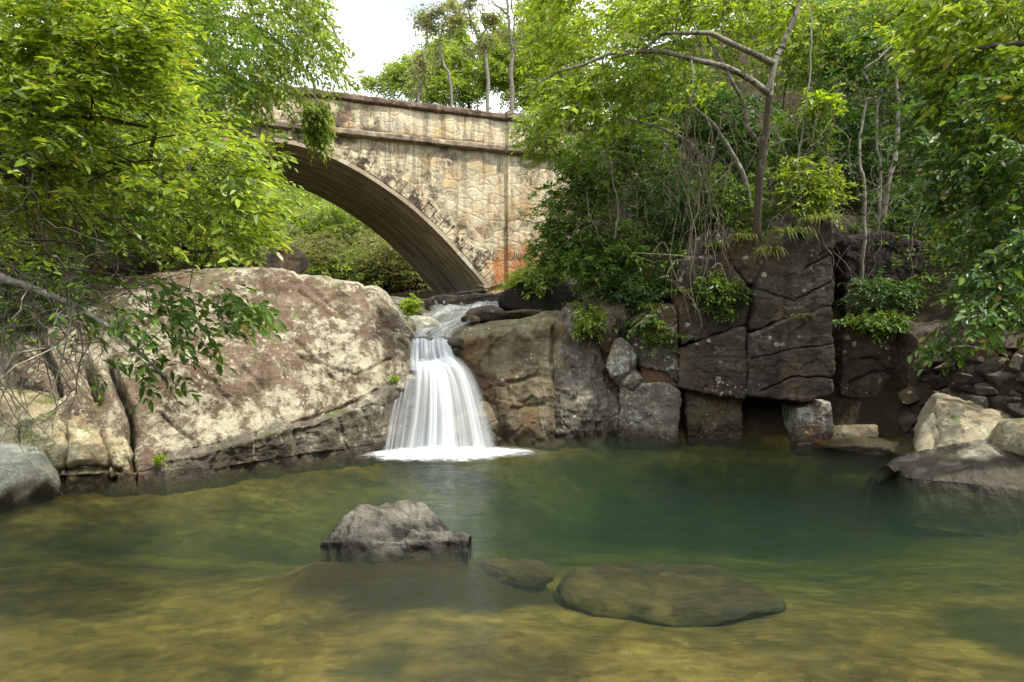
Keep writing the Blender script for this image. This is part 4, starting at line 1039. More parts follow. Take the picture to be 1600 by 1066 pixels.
B_BROWN = bark_mat('brown_bark', (0.045, 0.035, 0.024), (0.13, 0.105, 0.075), (0.24, 0.23, 0.18), 0.1)
B_PALE = bark_mat('pale_mottled_bark', (0.13, 0.115, 0.085), (0.36, 0.33, 0.27), (0.07, 0.06, 0.04), 0.5)
B_GREY = bark_mat('grey_bark', (0.13, 0.115, 0.09), (0.30, 0.275, 0.22), (0.42, 0.40, 0.34), 0.3)
B_VINE = bark_mat('dry_root_bark', (0.12, 0.098, 0.066), (0.27, 0.23, 0.165), (0.5, 0.46, 0.38), 0.2)
LF_YEL = leaf_mat('sunny_yellow_green_leaf', (0.065, 0.115, 0.014), (0.175, 0.270, 0.024), (0.360, 0.450, 0.050), 0.42, 0.36, 0.5)
LF_LIGHT = leaf_mat('light_green_leaf', (0.080, 0.140, 0.022), (0.185, 0.280, 0.045), (0.350, 0.430, 0.085), 0.42, 0.45)
LF_MID = leaf_mat('mid_green_leaf', (0.041, 0.095, 0.014), (0.088, 0.169, 0.022), (0.169, 0.270, 0.038), 0.36, 0.42)
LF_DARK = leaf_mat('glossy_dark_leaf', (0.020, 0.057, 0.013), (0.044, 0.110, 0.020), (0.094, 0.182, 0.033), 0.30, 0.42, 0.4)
LF_GLOSS = leaf_mat('glossy_mid_leaf', (0.026, 0.068, 0.014), (0.062, 0.135, 0.022), (0.15, 0.235, 0.035), 0.34, 0.40, 0.45)
LF_LIME = leaf_mat('lime_leaf', (0.110, 0.187, 0.013), (0.198, 0.308, 0.022), (0.330, 0.429, 0.033), 0.46, 0.42)
LF_OLIVE = leaf_mat('olive_leaf', (0.100, 0.125, 0.040), (0.210, 0.235, 0.085), (0.340, 0.360, 0.150), 0.36, 0.5)
LF_DRY = leaf_mat('dry_brown_leaf', (0.060, 0.045, 0.020), (0.110, 0.085, 0.040), (0.170, 0.150, 0.060), 0.3, 0.7, 0.1)
LF_GRASS = leaf_mat('grass_blade', (0.060, 0.085, 0.015), (0.130, 0.170, 0.030), (0.240, 0.250, 0.070), 0.35, 0.5)

R = np.random.RandomState
def gz(x, y): return float(ground_z(np.array([x]), np.array([y]))[0])

# --- left bank
r = R(1); wood = MB()
base = np.array([-8.6, 6.6, gz(-8.6, 6.6)])
tr = limb(wood, [base, base + [0.1, 0.1, 1.5], base + [0.5, 0.2, 3.2], base + [1.0, 0.3, 5.5]], 0.20, 0.09, seed=3)
roots = list(tr)
for ctrl in ([P(-330, 300, 6.3), P(-120, 180, 6.3), P(60, 110, 6.4), P(200, 60, 6.6)], [P(-330, 420, 6.2), P(-100, 300, 6.0), P(80, 260, 6.2), P(250, 260, 6.6), P(400, 300, 7.0)],
             [P(-330, 380, 6.3), P(-80, 210, 5.6), P(90, 180, 5.4), P(230, 200, 5.6)], [P(-300, 250, 6.4), P(-60, 40, 6.6), P(120, -40, 7)]):
    roots += list(limb(wood, ctrl, 0.055, 0.012, seed=len(roots), wob=0.06, sides=6))
polyA = [(-60, -60), (250, -60), (255, 60), (225, 130), (285, 195), (350, 215), (395, 265), (375, 300), (420, 335), (390, 365), (340, 380), (300, 365), (270, 345), (190, 290), (120, 300), (70, 390), (-60, 400)]
pts = region(polyA, 2500, 5.0, 8.4, r, 0.08, 1.9, 7)
x_, y_ = px_of(pts); pts = pts[~((np.hypot((x_ - 245) / 60, (y_ - 345) / 38) < 1) & (r.rand(len(pts)) < 0.75))]
for q in region([(-40, 150), (150, 140), (215, 230), (215, 320), (120, 400), (-40, 480)], 60, 5.3, 7.4, r, -0.9, 1.5, 4):
    L_ = r.uniform(0.5, 1.6); d = unit(np.array([r.normal() * 0.7 + 0.3, r.normal() * 0.4, r.normal() * 0.5 - 0.5])); t = np.linspace(0, 1, 9)[:, None]
    tube(wood, q + d * L_ * t + r.normal(size=3) * 0.22 * L_ * np.sin(np.pi * t) + r.normal(size=(9, 3)) * 0.012, np.linspace(r.uniform(.004, .011), 0.003, 9), 4)
plant('overhanging_tree', 'leafy yellow-green tree overhanging the pool from the left bank', 'tree', base, LF_YEL, B_BROWN, pts, P(-250, 330, 6.5), r, Lt=0.34, nl=10, L=0.098, W=0.039, droop=0.2, flat=0.95, wood=wood, targets=170, r0=0.03, r1=0.004, roots=roots, outw=0.9)

r = R(2); wood = MB(); base = np.array([-7.4, 7.2, gz(-7.4, 7.2)])
l1 = limb(wood, [base, P(-130, 480, 6.6), P(-30, 435, 6.2), P(30, 445, 5.9), P(100, 470, 5.7), P(170, 510, 5.6), P(215, 552, 5.6), P(275, 600, 5.7)], 0.050, 0.007, n=60, seed=12, wob=0.03)
l2 = limb(wood, [P(-130, 480, 6.6), P(-60, 330, 6.5), P(20, 250, 6.6)], 0.05, 0.015, seed=14, wob=0.05)
pts = np.concatenate([region([(60, 440), (180, 425), (300, 440), (405, 465), (390, 500), (300, 520), (310, 560), (250, 610), (190, 575), (90, 520)], 100, 5.3, 6.2, r, -0.2, 2.5, 9),
                      region([(340, 430), (400, 440), (410, 490), (330, 500)], 25, 5.6, 6.2, r, -0.6, 2, 5)])
tang = region([(-50, 290), (120, 310), (170, 400), (150, 470), (130, 600), (40, 620), (-50, 560)], 105, 5.2, 7.2, r, -0.6, 1.5, 4)
for q in tang:
    L_ = r.uniform(0.3, 1.0); d = np.array([r.normal() * 0.5, r.normal() * 0.4, -abs(r.normal()) - 0.2]); d /= np.linalg.norm(d)
    t = np.linspace(0, 1, 7)[:, None]; c = q + d * L_ * t + r.normal(size=3) * 0.25 * L_ * np.sin(np.pi * t) + r.normal(size=(7, 3)) * 0.012
    tube(wood, c, np.linspace(r.uniform(.004, .009), 0.002, 7), 4)
grow(wood, list(l1[15:]) + list(l2), tang[:36], r, 0.010, 0.003)
plant('low_limbed_tree', 'bare-twigged tree with one low drooping limb over the left outcrop', 'tree', base, LF_MID, B_GREY, pts, P(0, 440, 6.0), r, Lt=0.26, nl=7, L=0.105, W=0.042, droop=0.35, flat=0.7, wood=wood, targets=60, r0=0.012, r1=0.003, roots=list(l1[20:]) + list(l2))

r = R(3); wood = MB(); base = np.array([-11.5, 15.2, gz(-11.5, 15.2)])
tr = limb(wood, [base, base + [0.3, 0, 3], P(150, 120, 16), P(230, -60, 16.5)], 0.22, 0.10, seed=5); roots = list(tr)
for ctrl in ([P(180, 60, 16), P(300, 20, 16.8), P(400, 40, 17.5), P(480, 110, 18)], [P(170, 110, 16), P(300, 120, 17), P(420, 160, 18)], [P(200, 20, 16), P(380, -30, 17), P(500, 20, 18), P(545, 110, 18.5)]):
    roots += list(limb(wood, ctrl, 0.08, 0.02, seed=len(roots), wob=0.1, sides=6))
pts = np.concatenate([region([(180, -60), (485, -60), (500, 30), (525, 85), (540, 128), (505, 115), (460, 80), (440, 140), (470, 140), (480, 150), (470, 160), (440, 150), (400, 160), (340, 190), (290, 180), (230, 100)], 1700, 15.5, 18.6, r, -0.06, 0.9, 21),
                      region([(474, 150), (500, 160), (497, 218), (485, 222), (472, 190)], 170, 18.0, 18.3, r, -0.9, 2, 3)])
plant('bank_tree', 'light green tree draping over the left end of the bridge parapet', 'tree', base, LF_LIGHT, B_GREY, pts, P(200, 60, 16), r, Lt=0.42, nl=8, L=0.155, W=0.065, droop=0.5, flat=0.55, wood=wood, targets=150, r0=0.05, r1=0.008, roots=roots, twr=0.006)

def frond(mb, st, base, tip, sagk, n=26, L=0.42, W=0.024, rng=None):
    s = spline([base, (np.asarray(base) + tip) / 2 + [0, 0, sagk], tip], n); tube(st, s, np.linspace(0.014, 0.004, n), 5)
    t = unit(np.gradient(s, axis=0)); side = unit(np.cross(t, [0, 0, 1.0]))
    for sg in (-1, 1):
        ax = t * 0.75 + side * sg + rng.normal(size=t.shape) * 0.05 - np.array([0, 0, 0.25])
        k = np.sin(np.linspace(0.25, 3.0, n))
        leaf_quads(mb, s, ax, np.tile([0, 0, 1.0], (n, 1)) + side * sg * 0.3, L * (0.35 + 0.65 * k), np.full(n, W), fold=0.3, droop=0.2)
r = R(4); base = np.array([-7.9, 12.0, gz(-7.9, 12.0)]); pb = np.array([-7.5, 11.8, 5.2])
pr = empty('palm', base); tag(pr, 'slender feathery palm showing two fronds between the left trees and the bridge', 'palm')
st, lf = MB(), MB(); limb(st, [base, (base + pb) / 2 + [0.05, 0, 0], pb], 0.05, 0.035, seed=4)
for tip, sg in ((P(350, 118, 9.8), 0.3), (P(428, 272, 9.6), 0.45), (P(200, 160, 11.6), 0.5), (P(260, 330, 10.6), 0.5), (P(320, 200, 12.6), 0.6)): frond(lf, st, pb, tip, sg, rng=r)
st.build('trunk', B_GREY, pr); lf.build('frond', LF_LIME, pr, smooth=False)

r = R(5)
for i, (px, py, D, rx, n_, lm, lab) in enumerate([
    (60, 250, 11.5, 1.9, 900, LF_MID, 'dense dark shrub filling the bank behind the left overhanging tree'), (180, 300, 13.0, 1.7, 650, LF_LIGHT, 'bright shrub beside the half-hidden brown boulder'),
    (-10, 420, 11.0, 1.3, 500, LF_MID, 'low shrub behind the far left twigs'), (330, 350, 15.5, 1.1, 420, LF_LIGHT, 'leafy shrub between the palm and the outcrop crest'), (230, 90, 14.0, 2.0, 800, LF_MID, 'tall deep-green shrub behind the palm fronds'),
    (340, 250, 15.6, 1.3, 520, LF_YEL, 'yellow-green shrub under the left end of the bridge'), (90, 60, 14.0, 2.4, 900, LF_MID, 'tall bush high on the left bank behind the overhanging tree')]):
    c = P(px, py, D); b = np.array([c[0], c[1], min(gz(c[0], c[1]), c[2] - rx * 0.5)])
    pts = ellipsoid(c, (rx, rx * 0.8, rx * 0.9), n_, r, -0.25, 1.0, 40 + i)
    plant('shrub', lab, 'shrub', b, lm, B_BROWN, pts, c - [0, 0, rx], r, Lt=0.36, nl=7, L=0.16, W=0.065, droop=0.3, flat=0.6, targets=26, r0=0.05, r1=0.008, simple=False, group='shrubs on the left bank')

# --- beyond the bridge
def sky_tree(name, label, path, blobs, lm, bm, r0, n_each, L, W, seed, limbs=(), D=None, thr=-0.15, nl=7, Lt=0.6, droop=0.3, shell=0.6, group='trees behind the bridge'):
    r = R(seed); wood = MB(); top = np.array([P(*q) for q in path])
    b = np.array([top[0][0], top[0][1], gz(top[0][0], top[0][1]) - 0.1])
    s = limb(wood, np.concatenate([[b], top]), r0, r0 * 0.3, seed=seed, wob=0.12); roots = list(s[len(s) // 3:])
    for lb in limbs: roots += list(limb(wood, [P(*q) for q in lb], r0 * 0.5, r0 * 0.15, seed=seed + 7, wob=0.1, sides=6))
    pts = []
    for (px, py, Dd, rx, rz, k) in blobs:
        m = Dd / F; pts.append(ellipsoid(P(px, py, Dd), (rx * m, rx * m, rz * m), int(n_each * k * 0.5), r, thr, 0.8, seed + 11, shell)); 
    pts = np.concatenate(pts)
    return plant(name, label, 'tree', b, lm, bm, pts, top[-1] - [0, 0, 2], r, Lt=Lt, nl=nl, L=L, W=W, droop=droop, flat=0.45, wood=wood, targets=70, r0=r0 * 0.3, r1=0.012, roots=roots, simple=True, twr=0.008, group=group)
sky_tree('slender_tree', 'thin vine-hung tree rising above the parapet, the one nearest the open sky', [(655, 150, 36), (660, 110, 36), (668, 60, 36), (675, 25, 36)], [(672, 25, 36, 22, 16, 1), (664, 45, 36, 16, 18, 1), (690, 20, 36, 16, 14, .8), (664, 90, 36, 8, 45, 1.2), (655, 125, 36, 12, 30, .7)], LF_OLIVE, B_GREY, 0.10, 150, 0.20, 0.09, 51, shell=0.9, thr=0.0, nl=6)
sky_tree('slender_tree', 'thin tree with small tufts of leaves beside the vine-hung one', [(705, 150, 37), (692, 100, 37), (688, 60, 37), (700, 15, 37)], [(702, 12, 37, 14, 12, 1), (690, 40, 37, 16, 10, .8), (688, 85, 37, 8, 26, .6), (710, 35, 37, 18, 10, .7)], LF_OLIVE, B_GREY, 0.09, 140, 0.20, 0.09, 52, shell=0.9, thr=0.0, nl=6, limbs=[[(690, 50, 37), (700, 48, 37), (715, 62, 37)]])
sky_tree('gum_tree', 'grey-trunked leaning tree with sparse leaf tufts against the sky', [(762, 120, 38), (748, 60, 38), (735, 30, 38), (725, -20, 38)], [(728, 2, 38, 22, 14, 1), (752, 28, 38, 18, 12, 1), (722, 40, 38, 18, 14, .9), (735, 62, 38, 20, 14, .9), (765, 25, 38, 12, 16, .7), (745, -20, 38, 26, 16, .9), (760, 60, 38, 14, 10, .5)], LF_OLIVE, B_GREY, 0.12, 170, 0.20, 0.09, 53, shell=0.9, thr=0.0, nl=6, limbs=[[(748, 60, 38), (765, 38, 38), (775, 10, 38)], [(740, 40, 38), (725, 20, 38)]])
sky_tree('gum_tree', 'tall bare-limbed tree with several pale upright stems against the sky', [(800, 110, 40), (797, 60, 40), (792, 10, 40), (785, -40, 40)], [(800, -10, 40, 30, 20, .8), (840, 10, 40, 22, 20, .7), (790, 50, 40, 14, 10, .4), (835, 45, 40, 20, 20, .4), (815, 18, 40, 16, 14, .4)], LF_OLIVE, B_PALE, 0.15, 130, 0.30, 0.11, 54,
         limbs=[[(800, 90, 40), (803, 40, 40), (798, 0, 40), (790, -40, 40)], [(805, 80, 40), (815, 40, 40), (825, 0, 40), (832, -40, 40)], [(820, 70, 40), (828, 30, 40), (838, 0, 40)], [(795, 26, 40), (780, 12, 40), (768, 0, 40), (758, -14, 40)]], thr=-0.05)
sky_tree('round_tree', 'round airy light green tree standing just behind the coping', [(732, 150, 45), (724, 130, 45), (715, 110, 45)], [(700, 100, 45, 44, 24, 1.2), (745, 85, 45, 46, 26, 1.3), (690, 135, 45, 46, 24, 1.2), (760, 130, 45, 50, 30, 1.5), (720, 150, 45, 60, 20, 1.2), (790, 100, 45, 28, 30, .9)], LF_LIGHT, B_BROWN, 0.14, 800, 0.26, 0.115, 55, limbs=[[(720, 140, 45), (745, 110, 45), (760, 85, 45)], [(726, 150, 45), (700, 120, 45), (685, 100, 45)]], thr=0.02)
sky_tree('round_tree', 'small open-crowned tree low over the parapet next to the left drape', [(652, 160, 46), (645, 135, 46), (632, 122, 46)], [(618, 118, 46, 30, 18, 1), (580, 125, 46, 26, 16, .9), (600, 140, 46, 40, 14, 1), (640, 150, 46, 24, 14, .7), (650, 108, 46, 10, 10, .3)], LF_LIGHT, B_BROWN, 0.09, 230, 0.24, 0.11, 56, thr=0.0)
sky_tree('round_tree', 'fresh green tree behind the right end of the parapet', [(850, 200, 44), (848, 150, 44), (850, 100, 44)], [(850, 110, 44, 40, 40, 1.3), (880, 150, 44, 46, 36, 1.3), (830, 150, 44, 46, 26, 1.0), (870, 60, 44, 46, 40, 1.1), (900, 90, 44, 40, 40, 1)], LF_YEL, B_BROWN, 0.14, 700, 0.26, 0.11, 57, thr=-0.15)
sky_tree('feathery_tree', 'tall feathery pale green tree filling the gap above the middle of the parapet', [(690, 190, 48), (700, 120, 48), (715, 60, 48)], [(715, 60, 48, 46, 34, 1), (760, 90, 48, 50, 34, 1), (680, 100, 48, 46, 30, 1), (790, 60, 48, 40, 36, .9), (640, 120, 48, 40, 22, .8)], LF_LIGHT, B_GREY, 0.12, 1100, 0.30, 0.13, 58, thr=0.0)
sky_tree('feathery_tree', 'feathery pale green tree above the right end of the parapet', [(830, 200, 50), (825, 120, 50), (815, 50, 50)], [(815, 60, 50, 46, 40, 1), (850, 100, 50, 46, 36, 1), (790, 110, 50, 44, 28, 1), (840, 20, 50, 40, 34, .8)], LF_OLIVE, B_GREY, 0.12, 1000, 0.30, 0.13, 59, thr=0.0)
r = R(61)
proto = None
labs = ['pale feathery bush seen under the arch', 'pale feathery bush seen under the arch']
def bush_proto(seed, lm, n_=750, L=0.22, W=0.085):
    r = R(seed); pts = ellipsoid((0, 0, 1.5), (1.7, 1.6, 1.45), n_, r, -0.12, 0.8, seed, 0.5)
    return plant('bush', 'leafy bush in the valley seen under the arch, beyond the bridge', 'bush', (0, 0, 0), lm, B_GREY, pts, (0, 0, 0.2), r, Lt=0.5, nl=8, L=L, W=W, droop=0.25, flat=0.5, targets=30, r0=0.05, r1=0.012, simple=True, twr=0.007, group='bushes in the valley beyond the arch')
protos = [bush_proto(71, LF_LIGHT, 900, 0.17, 0.065), bush_proto(72, LF_OLIVE, 1000, 0.16, 0.055), bush_proto(73, LF_LIGHT, 950, 0.15, 0.055), bush_proto(74, LF_OLIVE, 900, 0.18, 0.065)]
k = 0
for D, xs, hz in ((34.5, [375, 425, 480, 520, 560, 600, 635, 665], 1.0), (36, [350, 400, 450, 500, 550, 600, 640, 690], 1.15), (38, [340, 390, 430, 480, 530, 580, 620, 670], 1.5), (44, [330, 380, 430, 470, 520, 570, 620, 670, 720], 1.9), (52, [320, 370, 420, 480, 530, 590, 640, 700, 760], 2.3)):
    for px in xs:
        X = (px + r.uniform(-14, 14) - 800) / F * D; Y = D + r.uniform(-1.5, 1.5); pt_ = protos[(k * 7 + int(D)) % 4 if k % 3 else k % 3]
        loc = (X, Y, gz(X, Y) - 0.15); sc = hz * r.uniform(0.75, 1.2) 
        if k < 4: q = protos[k]; q.location = loc; q.rotation_euler.z = r.uniform(0, 6); q.scale = (sc,) * 3
        else: ccopy(pt_, loc, r.uniform(0, 6.28), sc)
        k += 1

# --- right bank
r = R(81); wood = MB()
D = 12.4
tb = P(1184, 430, 13.2)
lower = MB()
limb(lower, [tb, P(1184, 337, 12.9), P(1189, 262, 12.7), P(1195, 210, 12.6), P(1202, 148, D)], 0.085, 0.062, n=40, seed=21, wob=0.03)
trunk = limb(wood, [P(1202, 150, D), P(1212, 94, D), P(1221, 75, D), P(1236, 41, D), P(1249, 0, D), P(1262, -60, D)], 0.060, 0.042, n=40, seed=22, wob=0.03)
la = limb(wood, [P(1211, 100, D), P(1172, 81, 12.2), P(1131, 62, 12.0), P(1105, 51, 11.9), P(1060, 52, 11.8), P(1034, 56, 11.8), P(996, 81, 11.7), P(955, 90, 11.7)], 0.060, 0.018, n=50, seed=23)
lb = limb(wood, [P(1202, 148, D), P(1176, 127, 12.3), P(1131, 103, 12.1), P(1082, 92, 12.0), P(1034, 81, 11.9), P(989, 81, 11.9), P(955, 83, 11.9), P(906, 103, 12.0), P(872, 112, 12.1), P(842, 131, 12.2), P(820, 152, 12.3)], 0.062, 0.012, n=70, seed=24)
lc = limb(wood, [P(1187, 225, 12.7), P(1170, 202, 12.6), P(1165, 169, 12.5), P(1146, 131, 12.2), P(1124, 90, 12.1), P(1105, 56, 12.0)], 0.040, 0.022, seed=25)
ld = limb(wood, [P(1101, 94, 12.1), P(1090, 55, 12.1), P(1079, 20, 12.2), P(1078, -30, 12.2)], 0.022, 0.014, seed=26)
le = limb(wood, [P(1090, 235, 13), P(1066, 216, 12.9), P(1030, 199, 12.8), P(985, 187, 12.7), P(959, 186, 12.7), P(921, 204, 12.6), P(890, 200, 12.6)], 0.038, 0.012, n=40, seed=27)
lf_ = limb(wood, [P(1131, 55, 12.2), P(1128, 30, 12.2), P(1142, -20, 12.2)], 0.025, 0.02, seed=28)
pts = np.concatenate([region([(830, -60), (1130, -60), (1160, 0), (1140, 60), (1100, 40), (1050, 45), (990, 70), (930, 90), (860, 110), (830, 60)], 800, 11.4, 14.0, r, -0.05, 1.2, 31),
                      region([(840, 130), (950, 100), (1080, 110), (1120, 140), (1060, 190), (960, 180), (890, 195), (850, 180)], 430, 11.6, 13.4, r, -0.02, 1.3, 33),
                      region([(1130, -60), (1260, -60), (1255, 40), (1190, 70), (1150, 40)], 150, 12, 13.8, r, 0.0, 1.2, 34)])
plant('pale_limbed_tree', 'tree with long pale arching limbs reaching left over the cliff', 'tree', tb, LF_YEL, B_PALE, pts, P(1200, 180, 12.4), r, Lt=0.40, nl=8, L=0.125, W=0.058, droop=0.28, flat=0.75, wood=wood, targets=110, r0=0.022, r1=0.004,
      roots=list(la) + list(lb) + list(ld) + list(le) + list(trunk), outw=0.7)
lower.build('trunk', B_BROWN, [o for o in S.objects if o.name.startswith('pale_limbed_tree')][0])

def shrub(px, py, D, rx, rz, n_, lm, lab, seed, L=0.10, W=0.042, name='shrub', Lt=0.30, nl=8, droop=0.3, thr=-0.2, group='shrubs on the right cliff', whorl=False, flat=0.6, tg=30, ry=None, cat='shrub', bm=None):
    r = R(seed); c = P(px, py, D); m = D / F
    b = np.array([c[0], c[1] + 0.3, min(c[2] - rz * m * 0.3, max(gz(c[0], c[1] + 0.3), c[2] - rz * m * 1.2))])
    pts = ellipsoid(c, (rx * m, ry or rx * m * 0.75, rz * m), n_, r, thr, 1.5, seed, 0.5)
    return plant(name, lab, cat, b, lm, bm or B_BROWN, pts, c - [0, -0.6, rz * m * 0.8], r, Lt=Lt, nl=nl, L=L, W=W, droop=droop, flat=flat, targets=tg, r0=0.03, r1=0.004, group=group, whorl=whorl)
SH = [
 (880, 205, 15.5, 70, 60, 620, LF_LIGHT, 'light green shrub hiding the right end of the bridge parapet'),
 (905, 300, 14.6, 62, 66, 620, LF_MID, 'mid-green shrub hanging beside the bridge abutment'),
 (880, 385, 14.8, 52, 40, 420, LF_MID, 'small-leaved shrub near the orange stain at the bridge foot'),
 (850, 440, 17.0, 48, 26, 330, LF_LIGHT, 'low bright bush at the foot of the bridge, above the brown rocks'),
 (945, 400, 14.3, 70, 62, 680, LF_MID, 'dense hanging shrub above the grey rock column'),
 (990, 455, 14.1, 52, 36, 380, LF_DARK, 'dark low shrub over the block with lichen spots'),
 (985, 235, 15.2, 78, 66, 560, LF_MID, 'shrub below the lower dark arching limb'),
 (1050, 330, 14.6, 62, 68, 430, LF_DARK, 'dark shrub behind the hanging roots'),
 (1090, 410, 13.9, 52, 40, 300, LF_MID, 'trailing shrub at the lip of the cliff under the hanging roots'),
 (1135, 330, 13.8, 56, 62, 380, LF_MID, 'leafy shrub left of the pale-limbed trunk'),
 (1245, 300, 13.3, 62, 52, 380, LF_YEL, 'bright seedling clump on top of the tall cliff block'),
 (1250, 225, 14.2, 50, 54, 260, LF_MID, 'thin shrub right of the pale-limbed trunk'),
 (1020, 160, 17.0, 110, 70, 620, LF_MID, 'broad shrub on the slope behind the pale arching limbs'),
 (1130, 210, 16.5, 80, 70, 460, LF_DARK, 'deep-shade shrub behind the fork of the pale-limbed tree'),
 (950, 60, 18.5, 110, 90, 620, LF_LIGHT, 'pale green tall shrub behind the tips of the pale limbs'),
 (1090, 40, 18.5, 110, 80, 620, LF_YEL, 'sunlit yellow-green shrub high behind the arched limbs'),
 (1230, 60, 18.0, 90, 90, 560, LF_LIGHT, 'light shrub high behind the leaning upper stem'),
 (1330, 90, 17.5, 80, 80, 480, LF_MID, 'tall shrub on the slope above the dark hollow'),
 (1420, 60, 17.5, 90, 90, 560, LF_LIGHT, 'tall pale shrub at the top of the right slope'),
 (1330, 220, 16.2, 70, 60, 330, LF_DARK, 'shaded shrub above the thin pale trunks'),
 (1510, 20, 16.5, 100, 80, 560, LF_MID, 'tall shrub behind the right overhanging tree'),
 (1375, 455, 13.6, 52, 26, 210, LF_DARK, 'low dark plants on the ledge above the square block'),
 (1125, 455, 13.1, 34, 34, 150, LF_MID, 'creeper trailing over the dark lichen-dotted block'),
 (1015, 520, 13.4, 26, 30, 110, LF_MID, 'creeper trailing beside the block with round lichen spots'),
 (925, 500, 13.9, 26, 22, 120, LF_LIGHT, 'ferny tuft hanging over the top of the grey column'),
 (1365, 500, 13.2, 44, 12, 130, LF_MID, 'grassy fringe along the top of the square block'),
 (1400, 330, 14.8, 50, 40, 180, LF_DARK, 'dark shrub in the hollow behind the thin pale trunks'),
]
for i, (px, py, D, rx, rz, n_, lm, lab) in enumerate(SH):
    big = D > 16
    shrub(px, py, D, rx, rz, n_, lm, lab, 900 + i * 3, L=0.15 if big else 0.105, W=0.062 if big else 0.045, Lt=0.40 if big else 0.30, thr=-0.2)
shrub(1362, 62, 15.2, 26, 16, 70, LF_LIME, 'lime-green spray of leaves catching the sun above the dark hollow', 981, L=0.13, W=0.07, flat=0.95, tg=14)
shrub(1280, 165, 13.6, 30, 22, 40, LF_LIME, 'small bright sapling on the slope beside the leaning stem', 983, L=0.15, W=0.07, tg=10)
# second pale trunk, leaning, and the thin trunks in the dark hollow
def stem(ctrl, r0, r1, label, bm, seed, crown=None, lm=LF_MID, name='thin_tree', n_=60):
    wood = MB(); s = limb(wood, [P(*q) for q in ctrl], r0, r1, n=40, seed=seed, wob=0.04); r = R(seed)
    c = P(*crown) if crown else s[-1]
    pts = ellipsoid(c, (0.8, 0.6, 0.6), n_, r, -0.4, 1.5, seed, 0.6)
    plant(name, label, 'tree', s[0], lm, bm, pts, c, r, Lt=0.3, nl=7, L=0.11, W=0.045, wood=wood, targets=22, r0=0.012, r1=0.004, roots=list(s[20:]), group='thin trunks on the right bank')
stem([(1175, 340, 13.4), (1165, 285, 13.3), (1139, 232, 13.2), (1112, 191, 13.1), (1079, 161, 13.0), (1060, 120, 13.0)], 0.055, 0.02, 'leaning pale dead-looking trunk left of the pale-limbed tree', B_GREY, 91, (1050, 110, 13.0))
stem([(1345, 440, 14.0), (1350, 380, 13.9), (1350, 300, 13.9), (1344, 240, 13.9), (1352, 160, 14)], 0.045, 0.025, 'straight lichen-spotted pale trunk in front of the dark hollow', B_PALE, 92, (1350, 130, 14.2), LF_DARK)
stem([(1380, 340, 14.3), (1388, 290, 14.2), (1402, 230, 14.2), (1403, 160, 14.2), (1400, 110, 14.3)], 0.06, 0.03, 'bent grey trunk with a broken pale top in the dark hollow', B_PALE, 93, (1410, 90, 14.5), LF_MID)
stem([(1372, 350, 14.5), (1376, 280, 14.4), (1370, 190, 14.4), (1386, 110, 14.4), (1378, 70, 14.4)], 0.032, 0.02, 'slim grey trunk just left of the bent one', B_GREY, 94, (1380, 60, 14.5), LF_DARK)
stem([(1358, 130, 14.1), (1352, 110, 14.0), (1372, 92, 13.9), (1388, 76, 13.9), (1405, 72, 13.9), (1418, 76, 13.9)], 0.03, 0.014, 'crooked white branch across the top of the dark hollow', B_PALE, 95, (1430, 70, 14.2), LF_MID, 'crooked_branch', 20)
stem([(960, 372, 13.9), (966, 330, 13.9), (960, 290, 13.9), (955, 250, 14)], 0.022, 0.012, 'thin upright stem in the shrubs by the bridge', B_GREY, 96, (950, 240, 14.2), LF_MID)
stem([(1240, 290, 13.5), (1262, 150, 13.6), (1268, 60, 13.8), (1260, -40, 14)], 0.022, 0.012, 'thin pole-like stem right of the leaning upper stem', B_GREY, 97, (1262, -60, 14), LF_LIGHT)

# roots and dry vines hanging down the cliff
r = R(101); hb = P(1085, 175, 12.7)
hv = empty('hanging_roots', hb); tag(hv, 'tangle of pale dry roots hanging down the dark cliff blocks', 'roots')
mb = MB()
for k in range(34):
    px = r.uniform(1062, 1115); y0 = r.uniform(170, 250); y1 = y0 + r.uniform(80, 210) * (1 if r.rand() < .75 else 1.5); y1 = min(y1, 540)
    n = 14; t = np.linspace(0, 1, n); D = np.interp(y0 + (y1 - y0) * t, [170, 330, 420, 540], [12.75, 13.0, 12.95, 12.85]) - 0.05 + r.uniform(-.15, .1)
    xs = px + r.uniform(-35, 35) * t + 10 * np.cumsum(r.normal(size=n)) / 3 + r.uniform(-20, 20) * np.sin(r.uniform(2, 9) * t + r.uniform(0, 3))
    tube(mb, spline(Pa(xs, y0 + (y1 - y0) * t, D), 40), np.linspace(r.uniform(.005, .014), 0.003, 40), 5)
for k in range(7):
    q = P(r.uniform(1010, 1130), r.uniform(380, 500), 12.75); c = spline([q, q + r.normal(size=3) * [.2, .05, .12], q + r.normal(size=3) * [.4, .08, .25] - [0, 0, .1], q + r.normal(size=3) * [.5, .05, .3] - [0, 0, .25]], 20)
    tube(mb, c, np.linspace(r.uniform(.006, .013), .003, 20), 5)
mb.build('root_strands', B_VINE, hv)
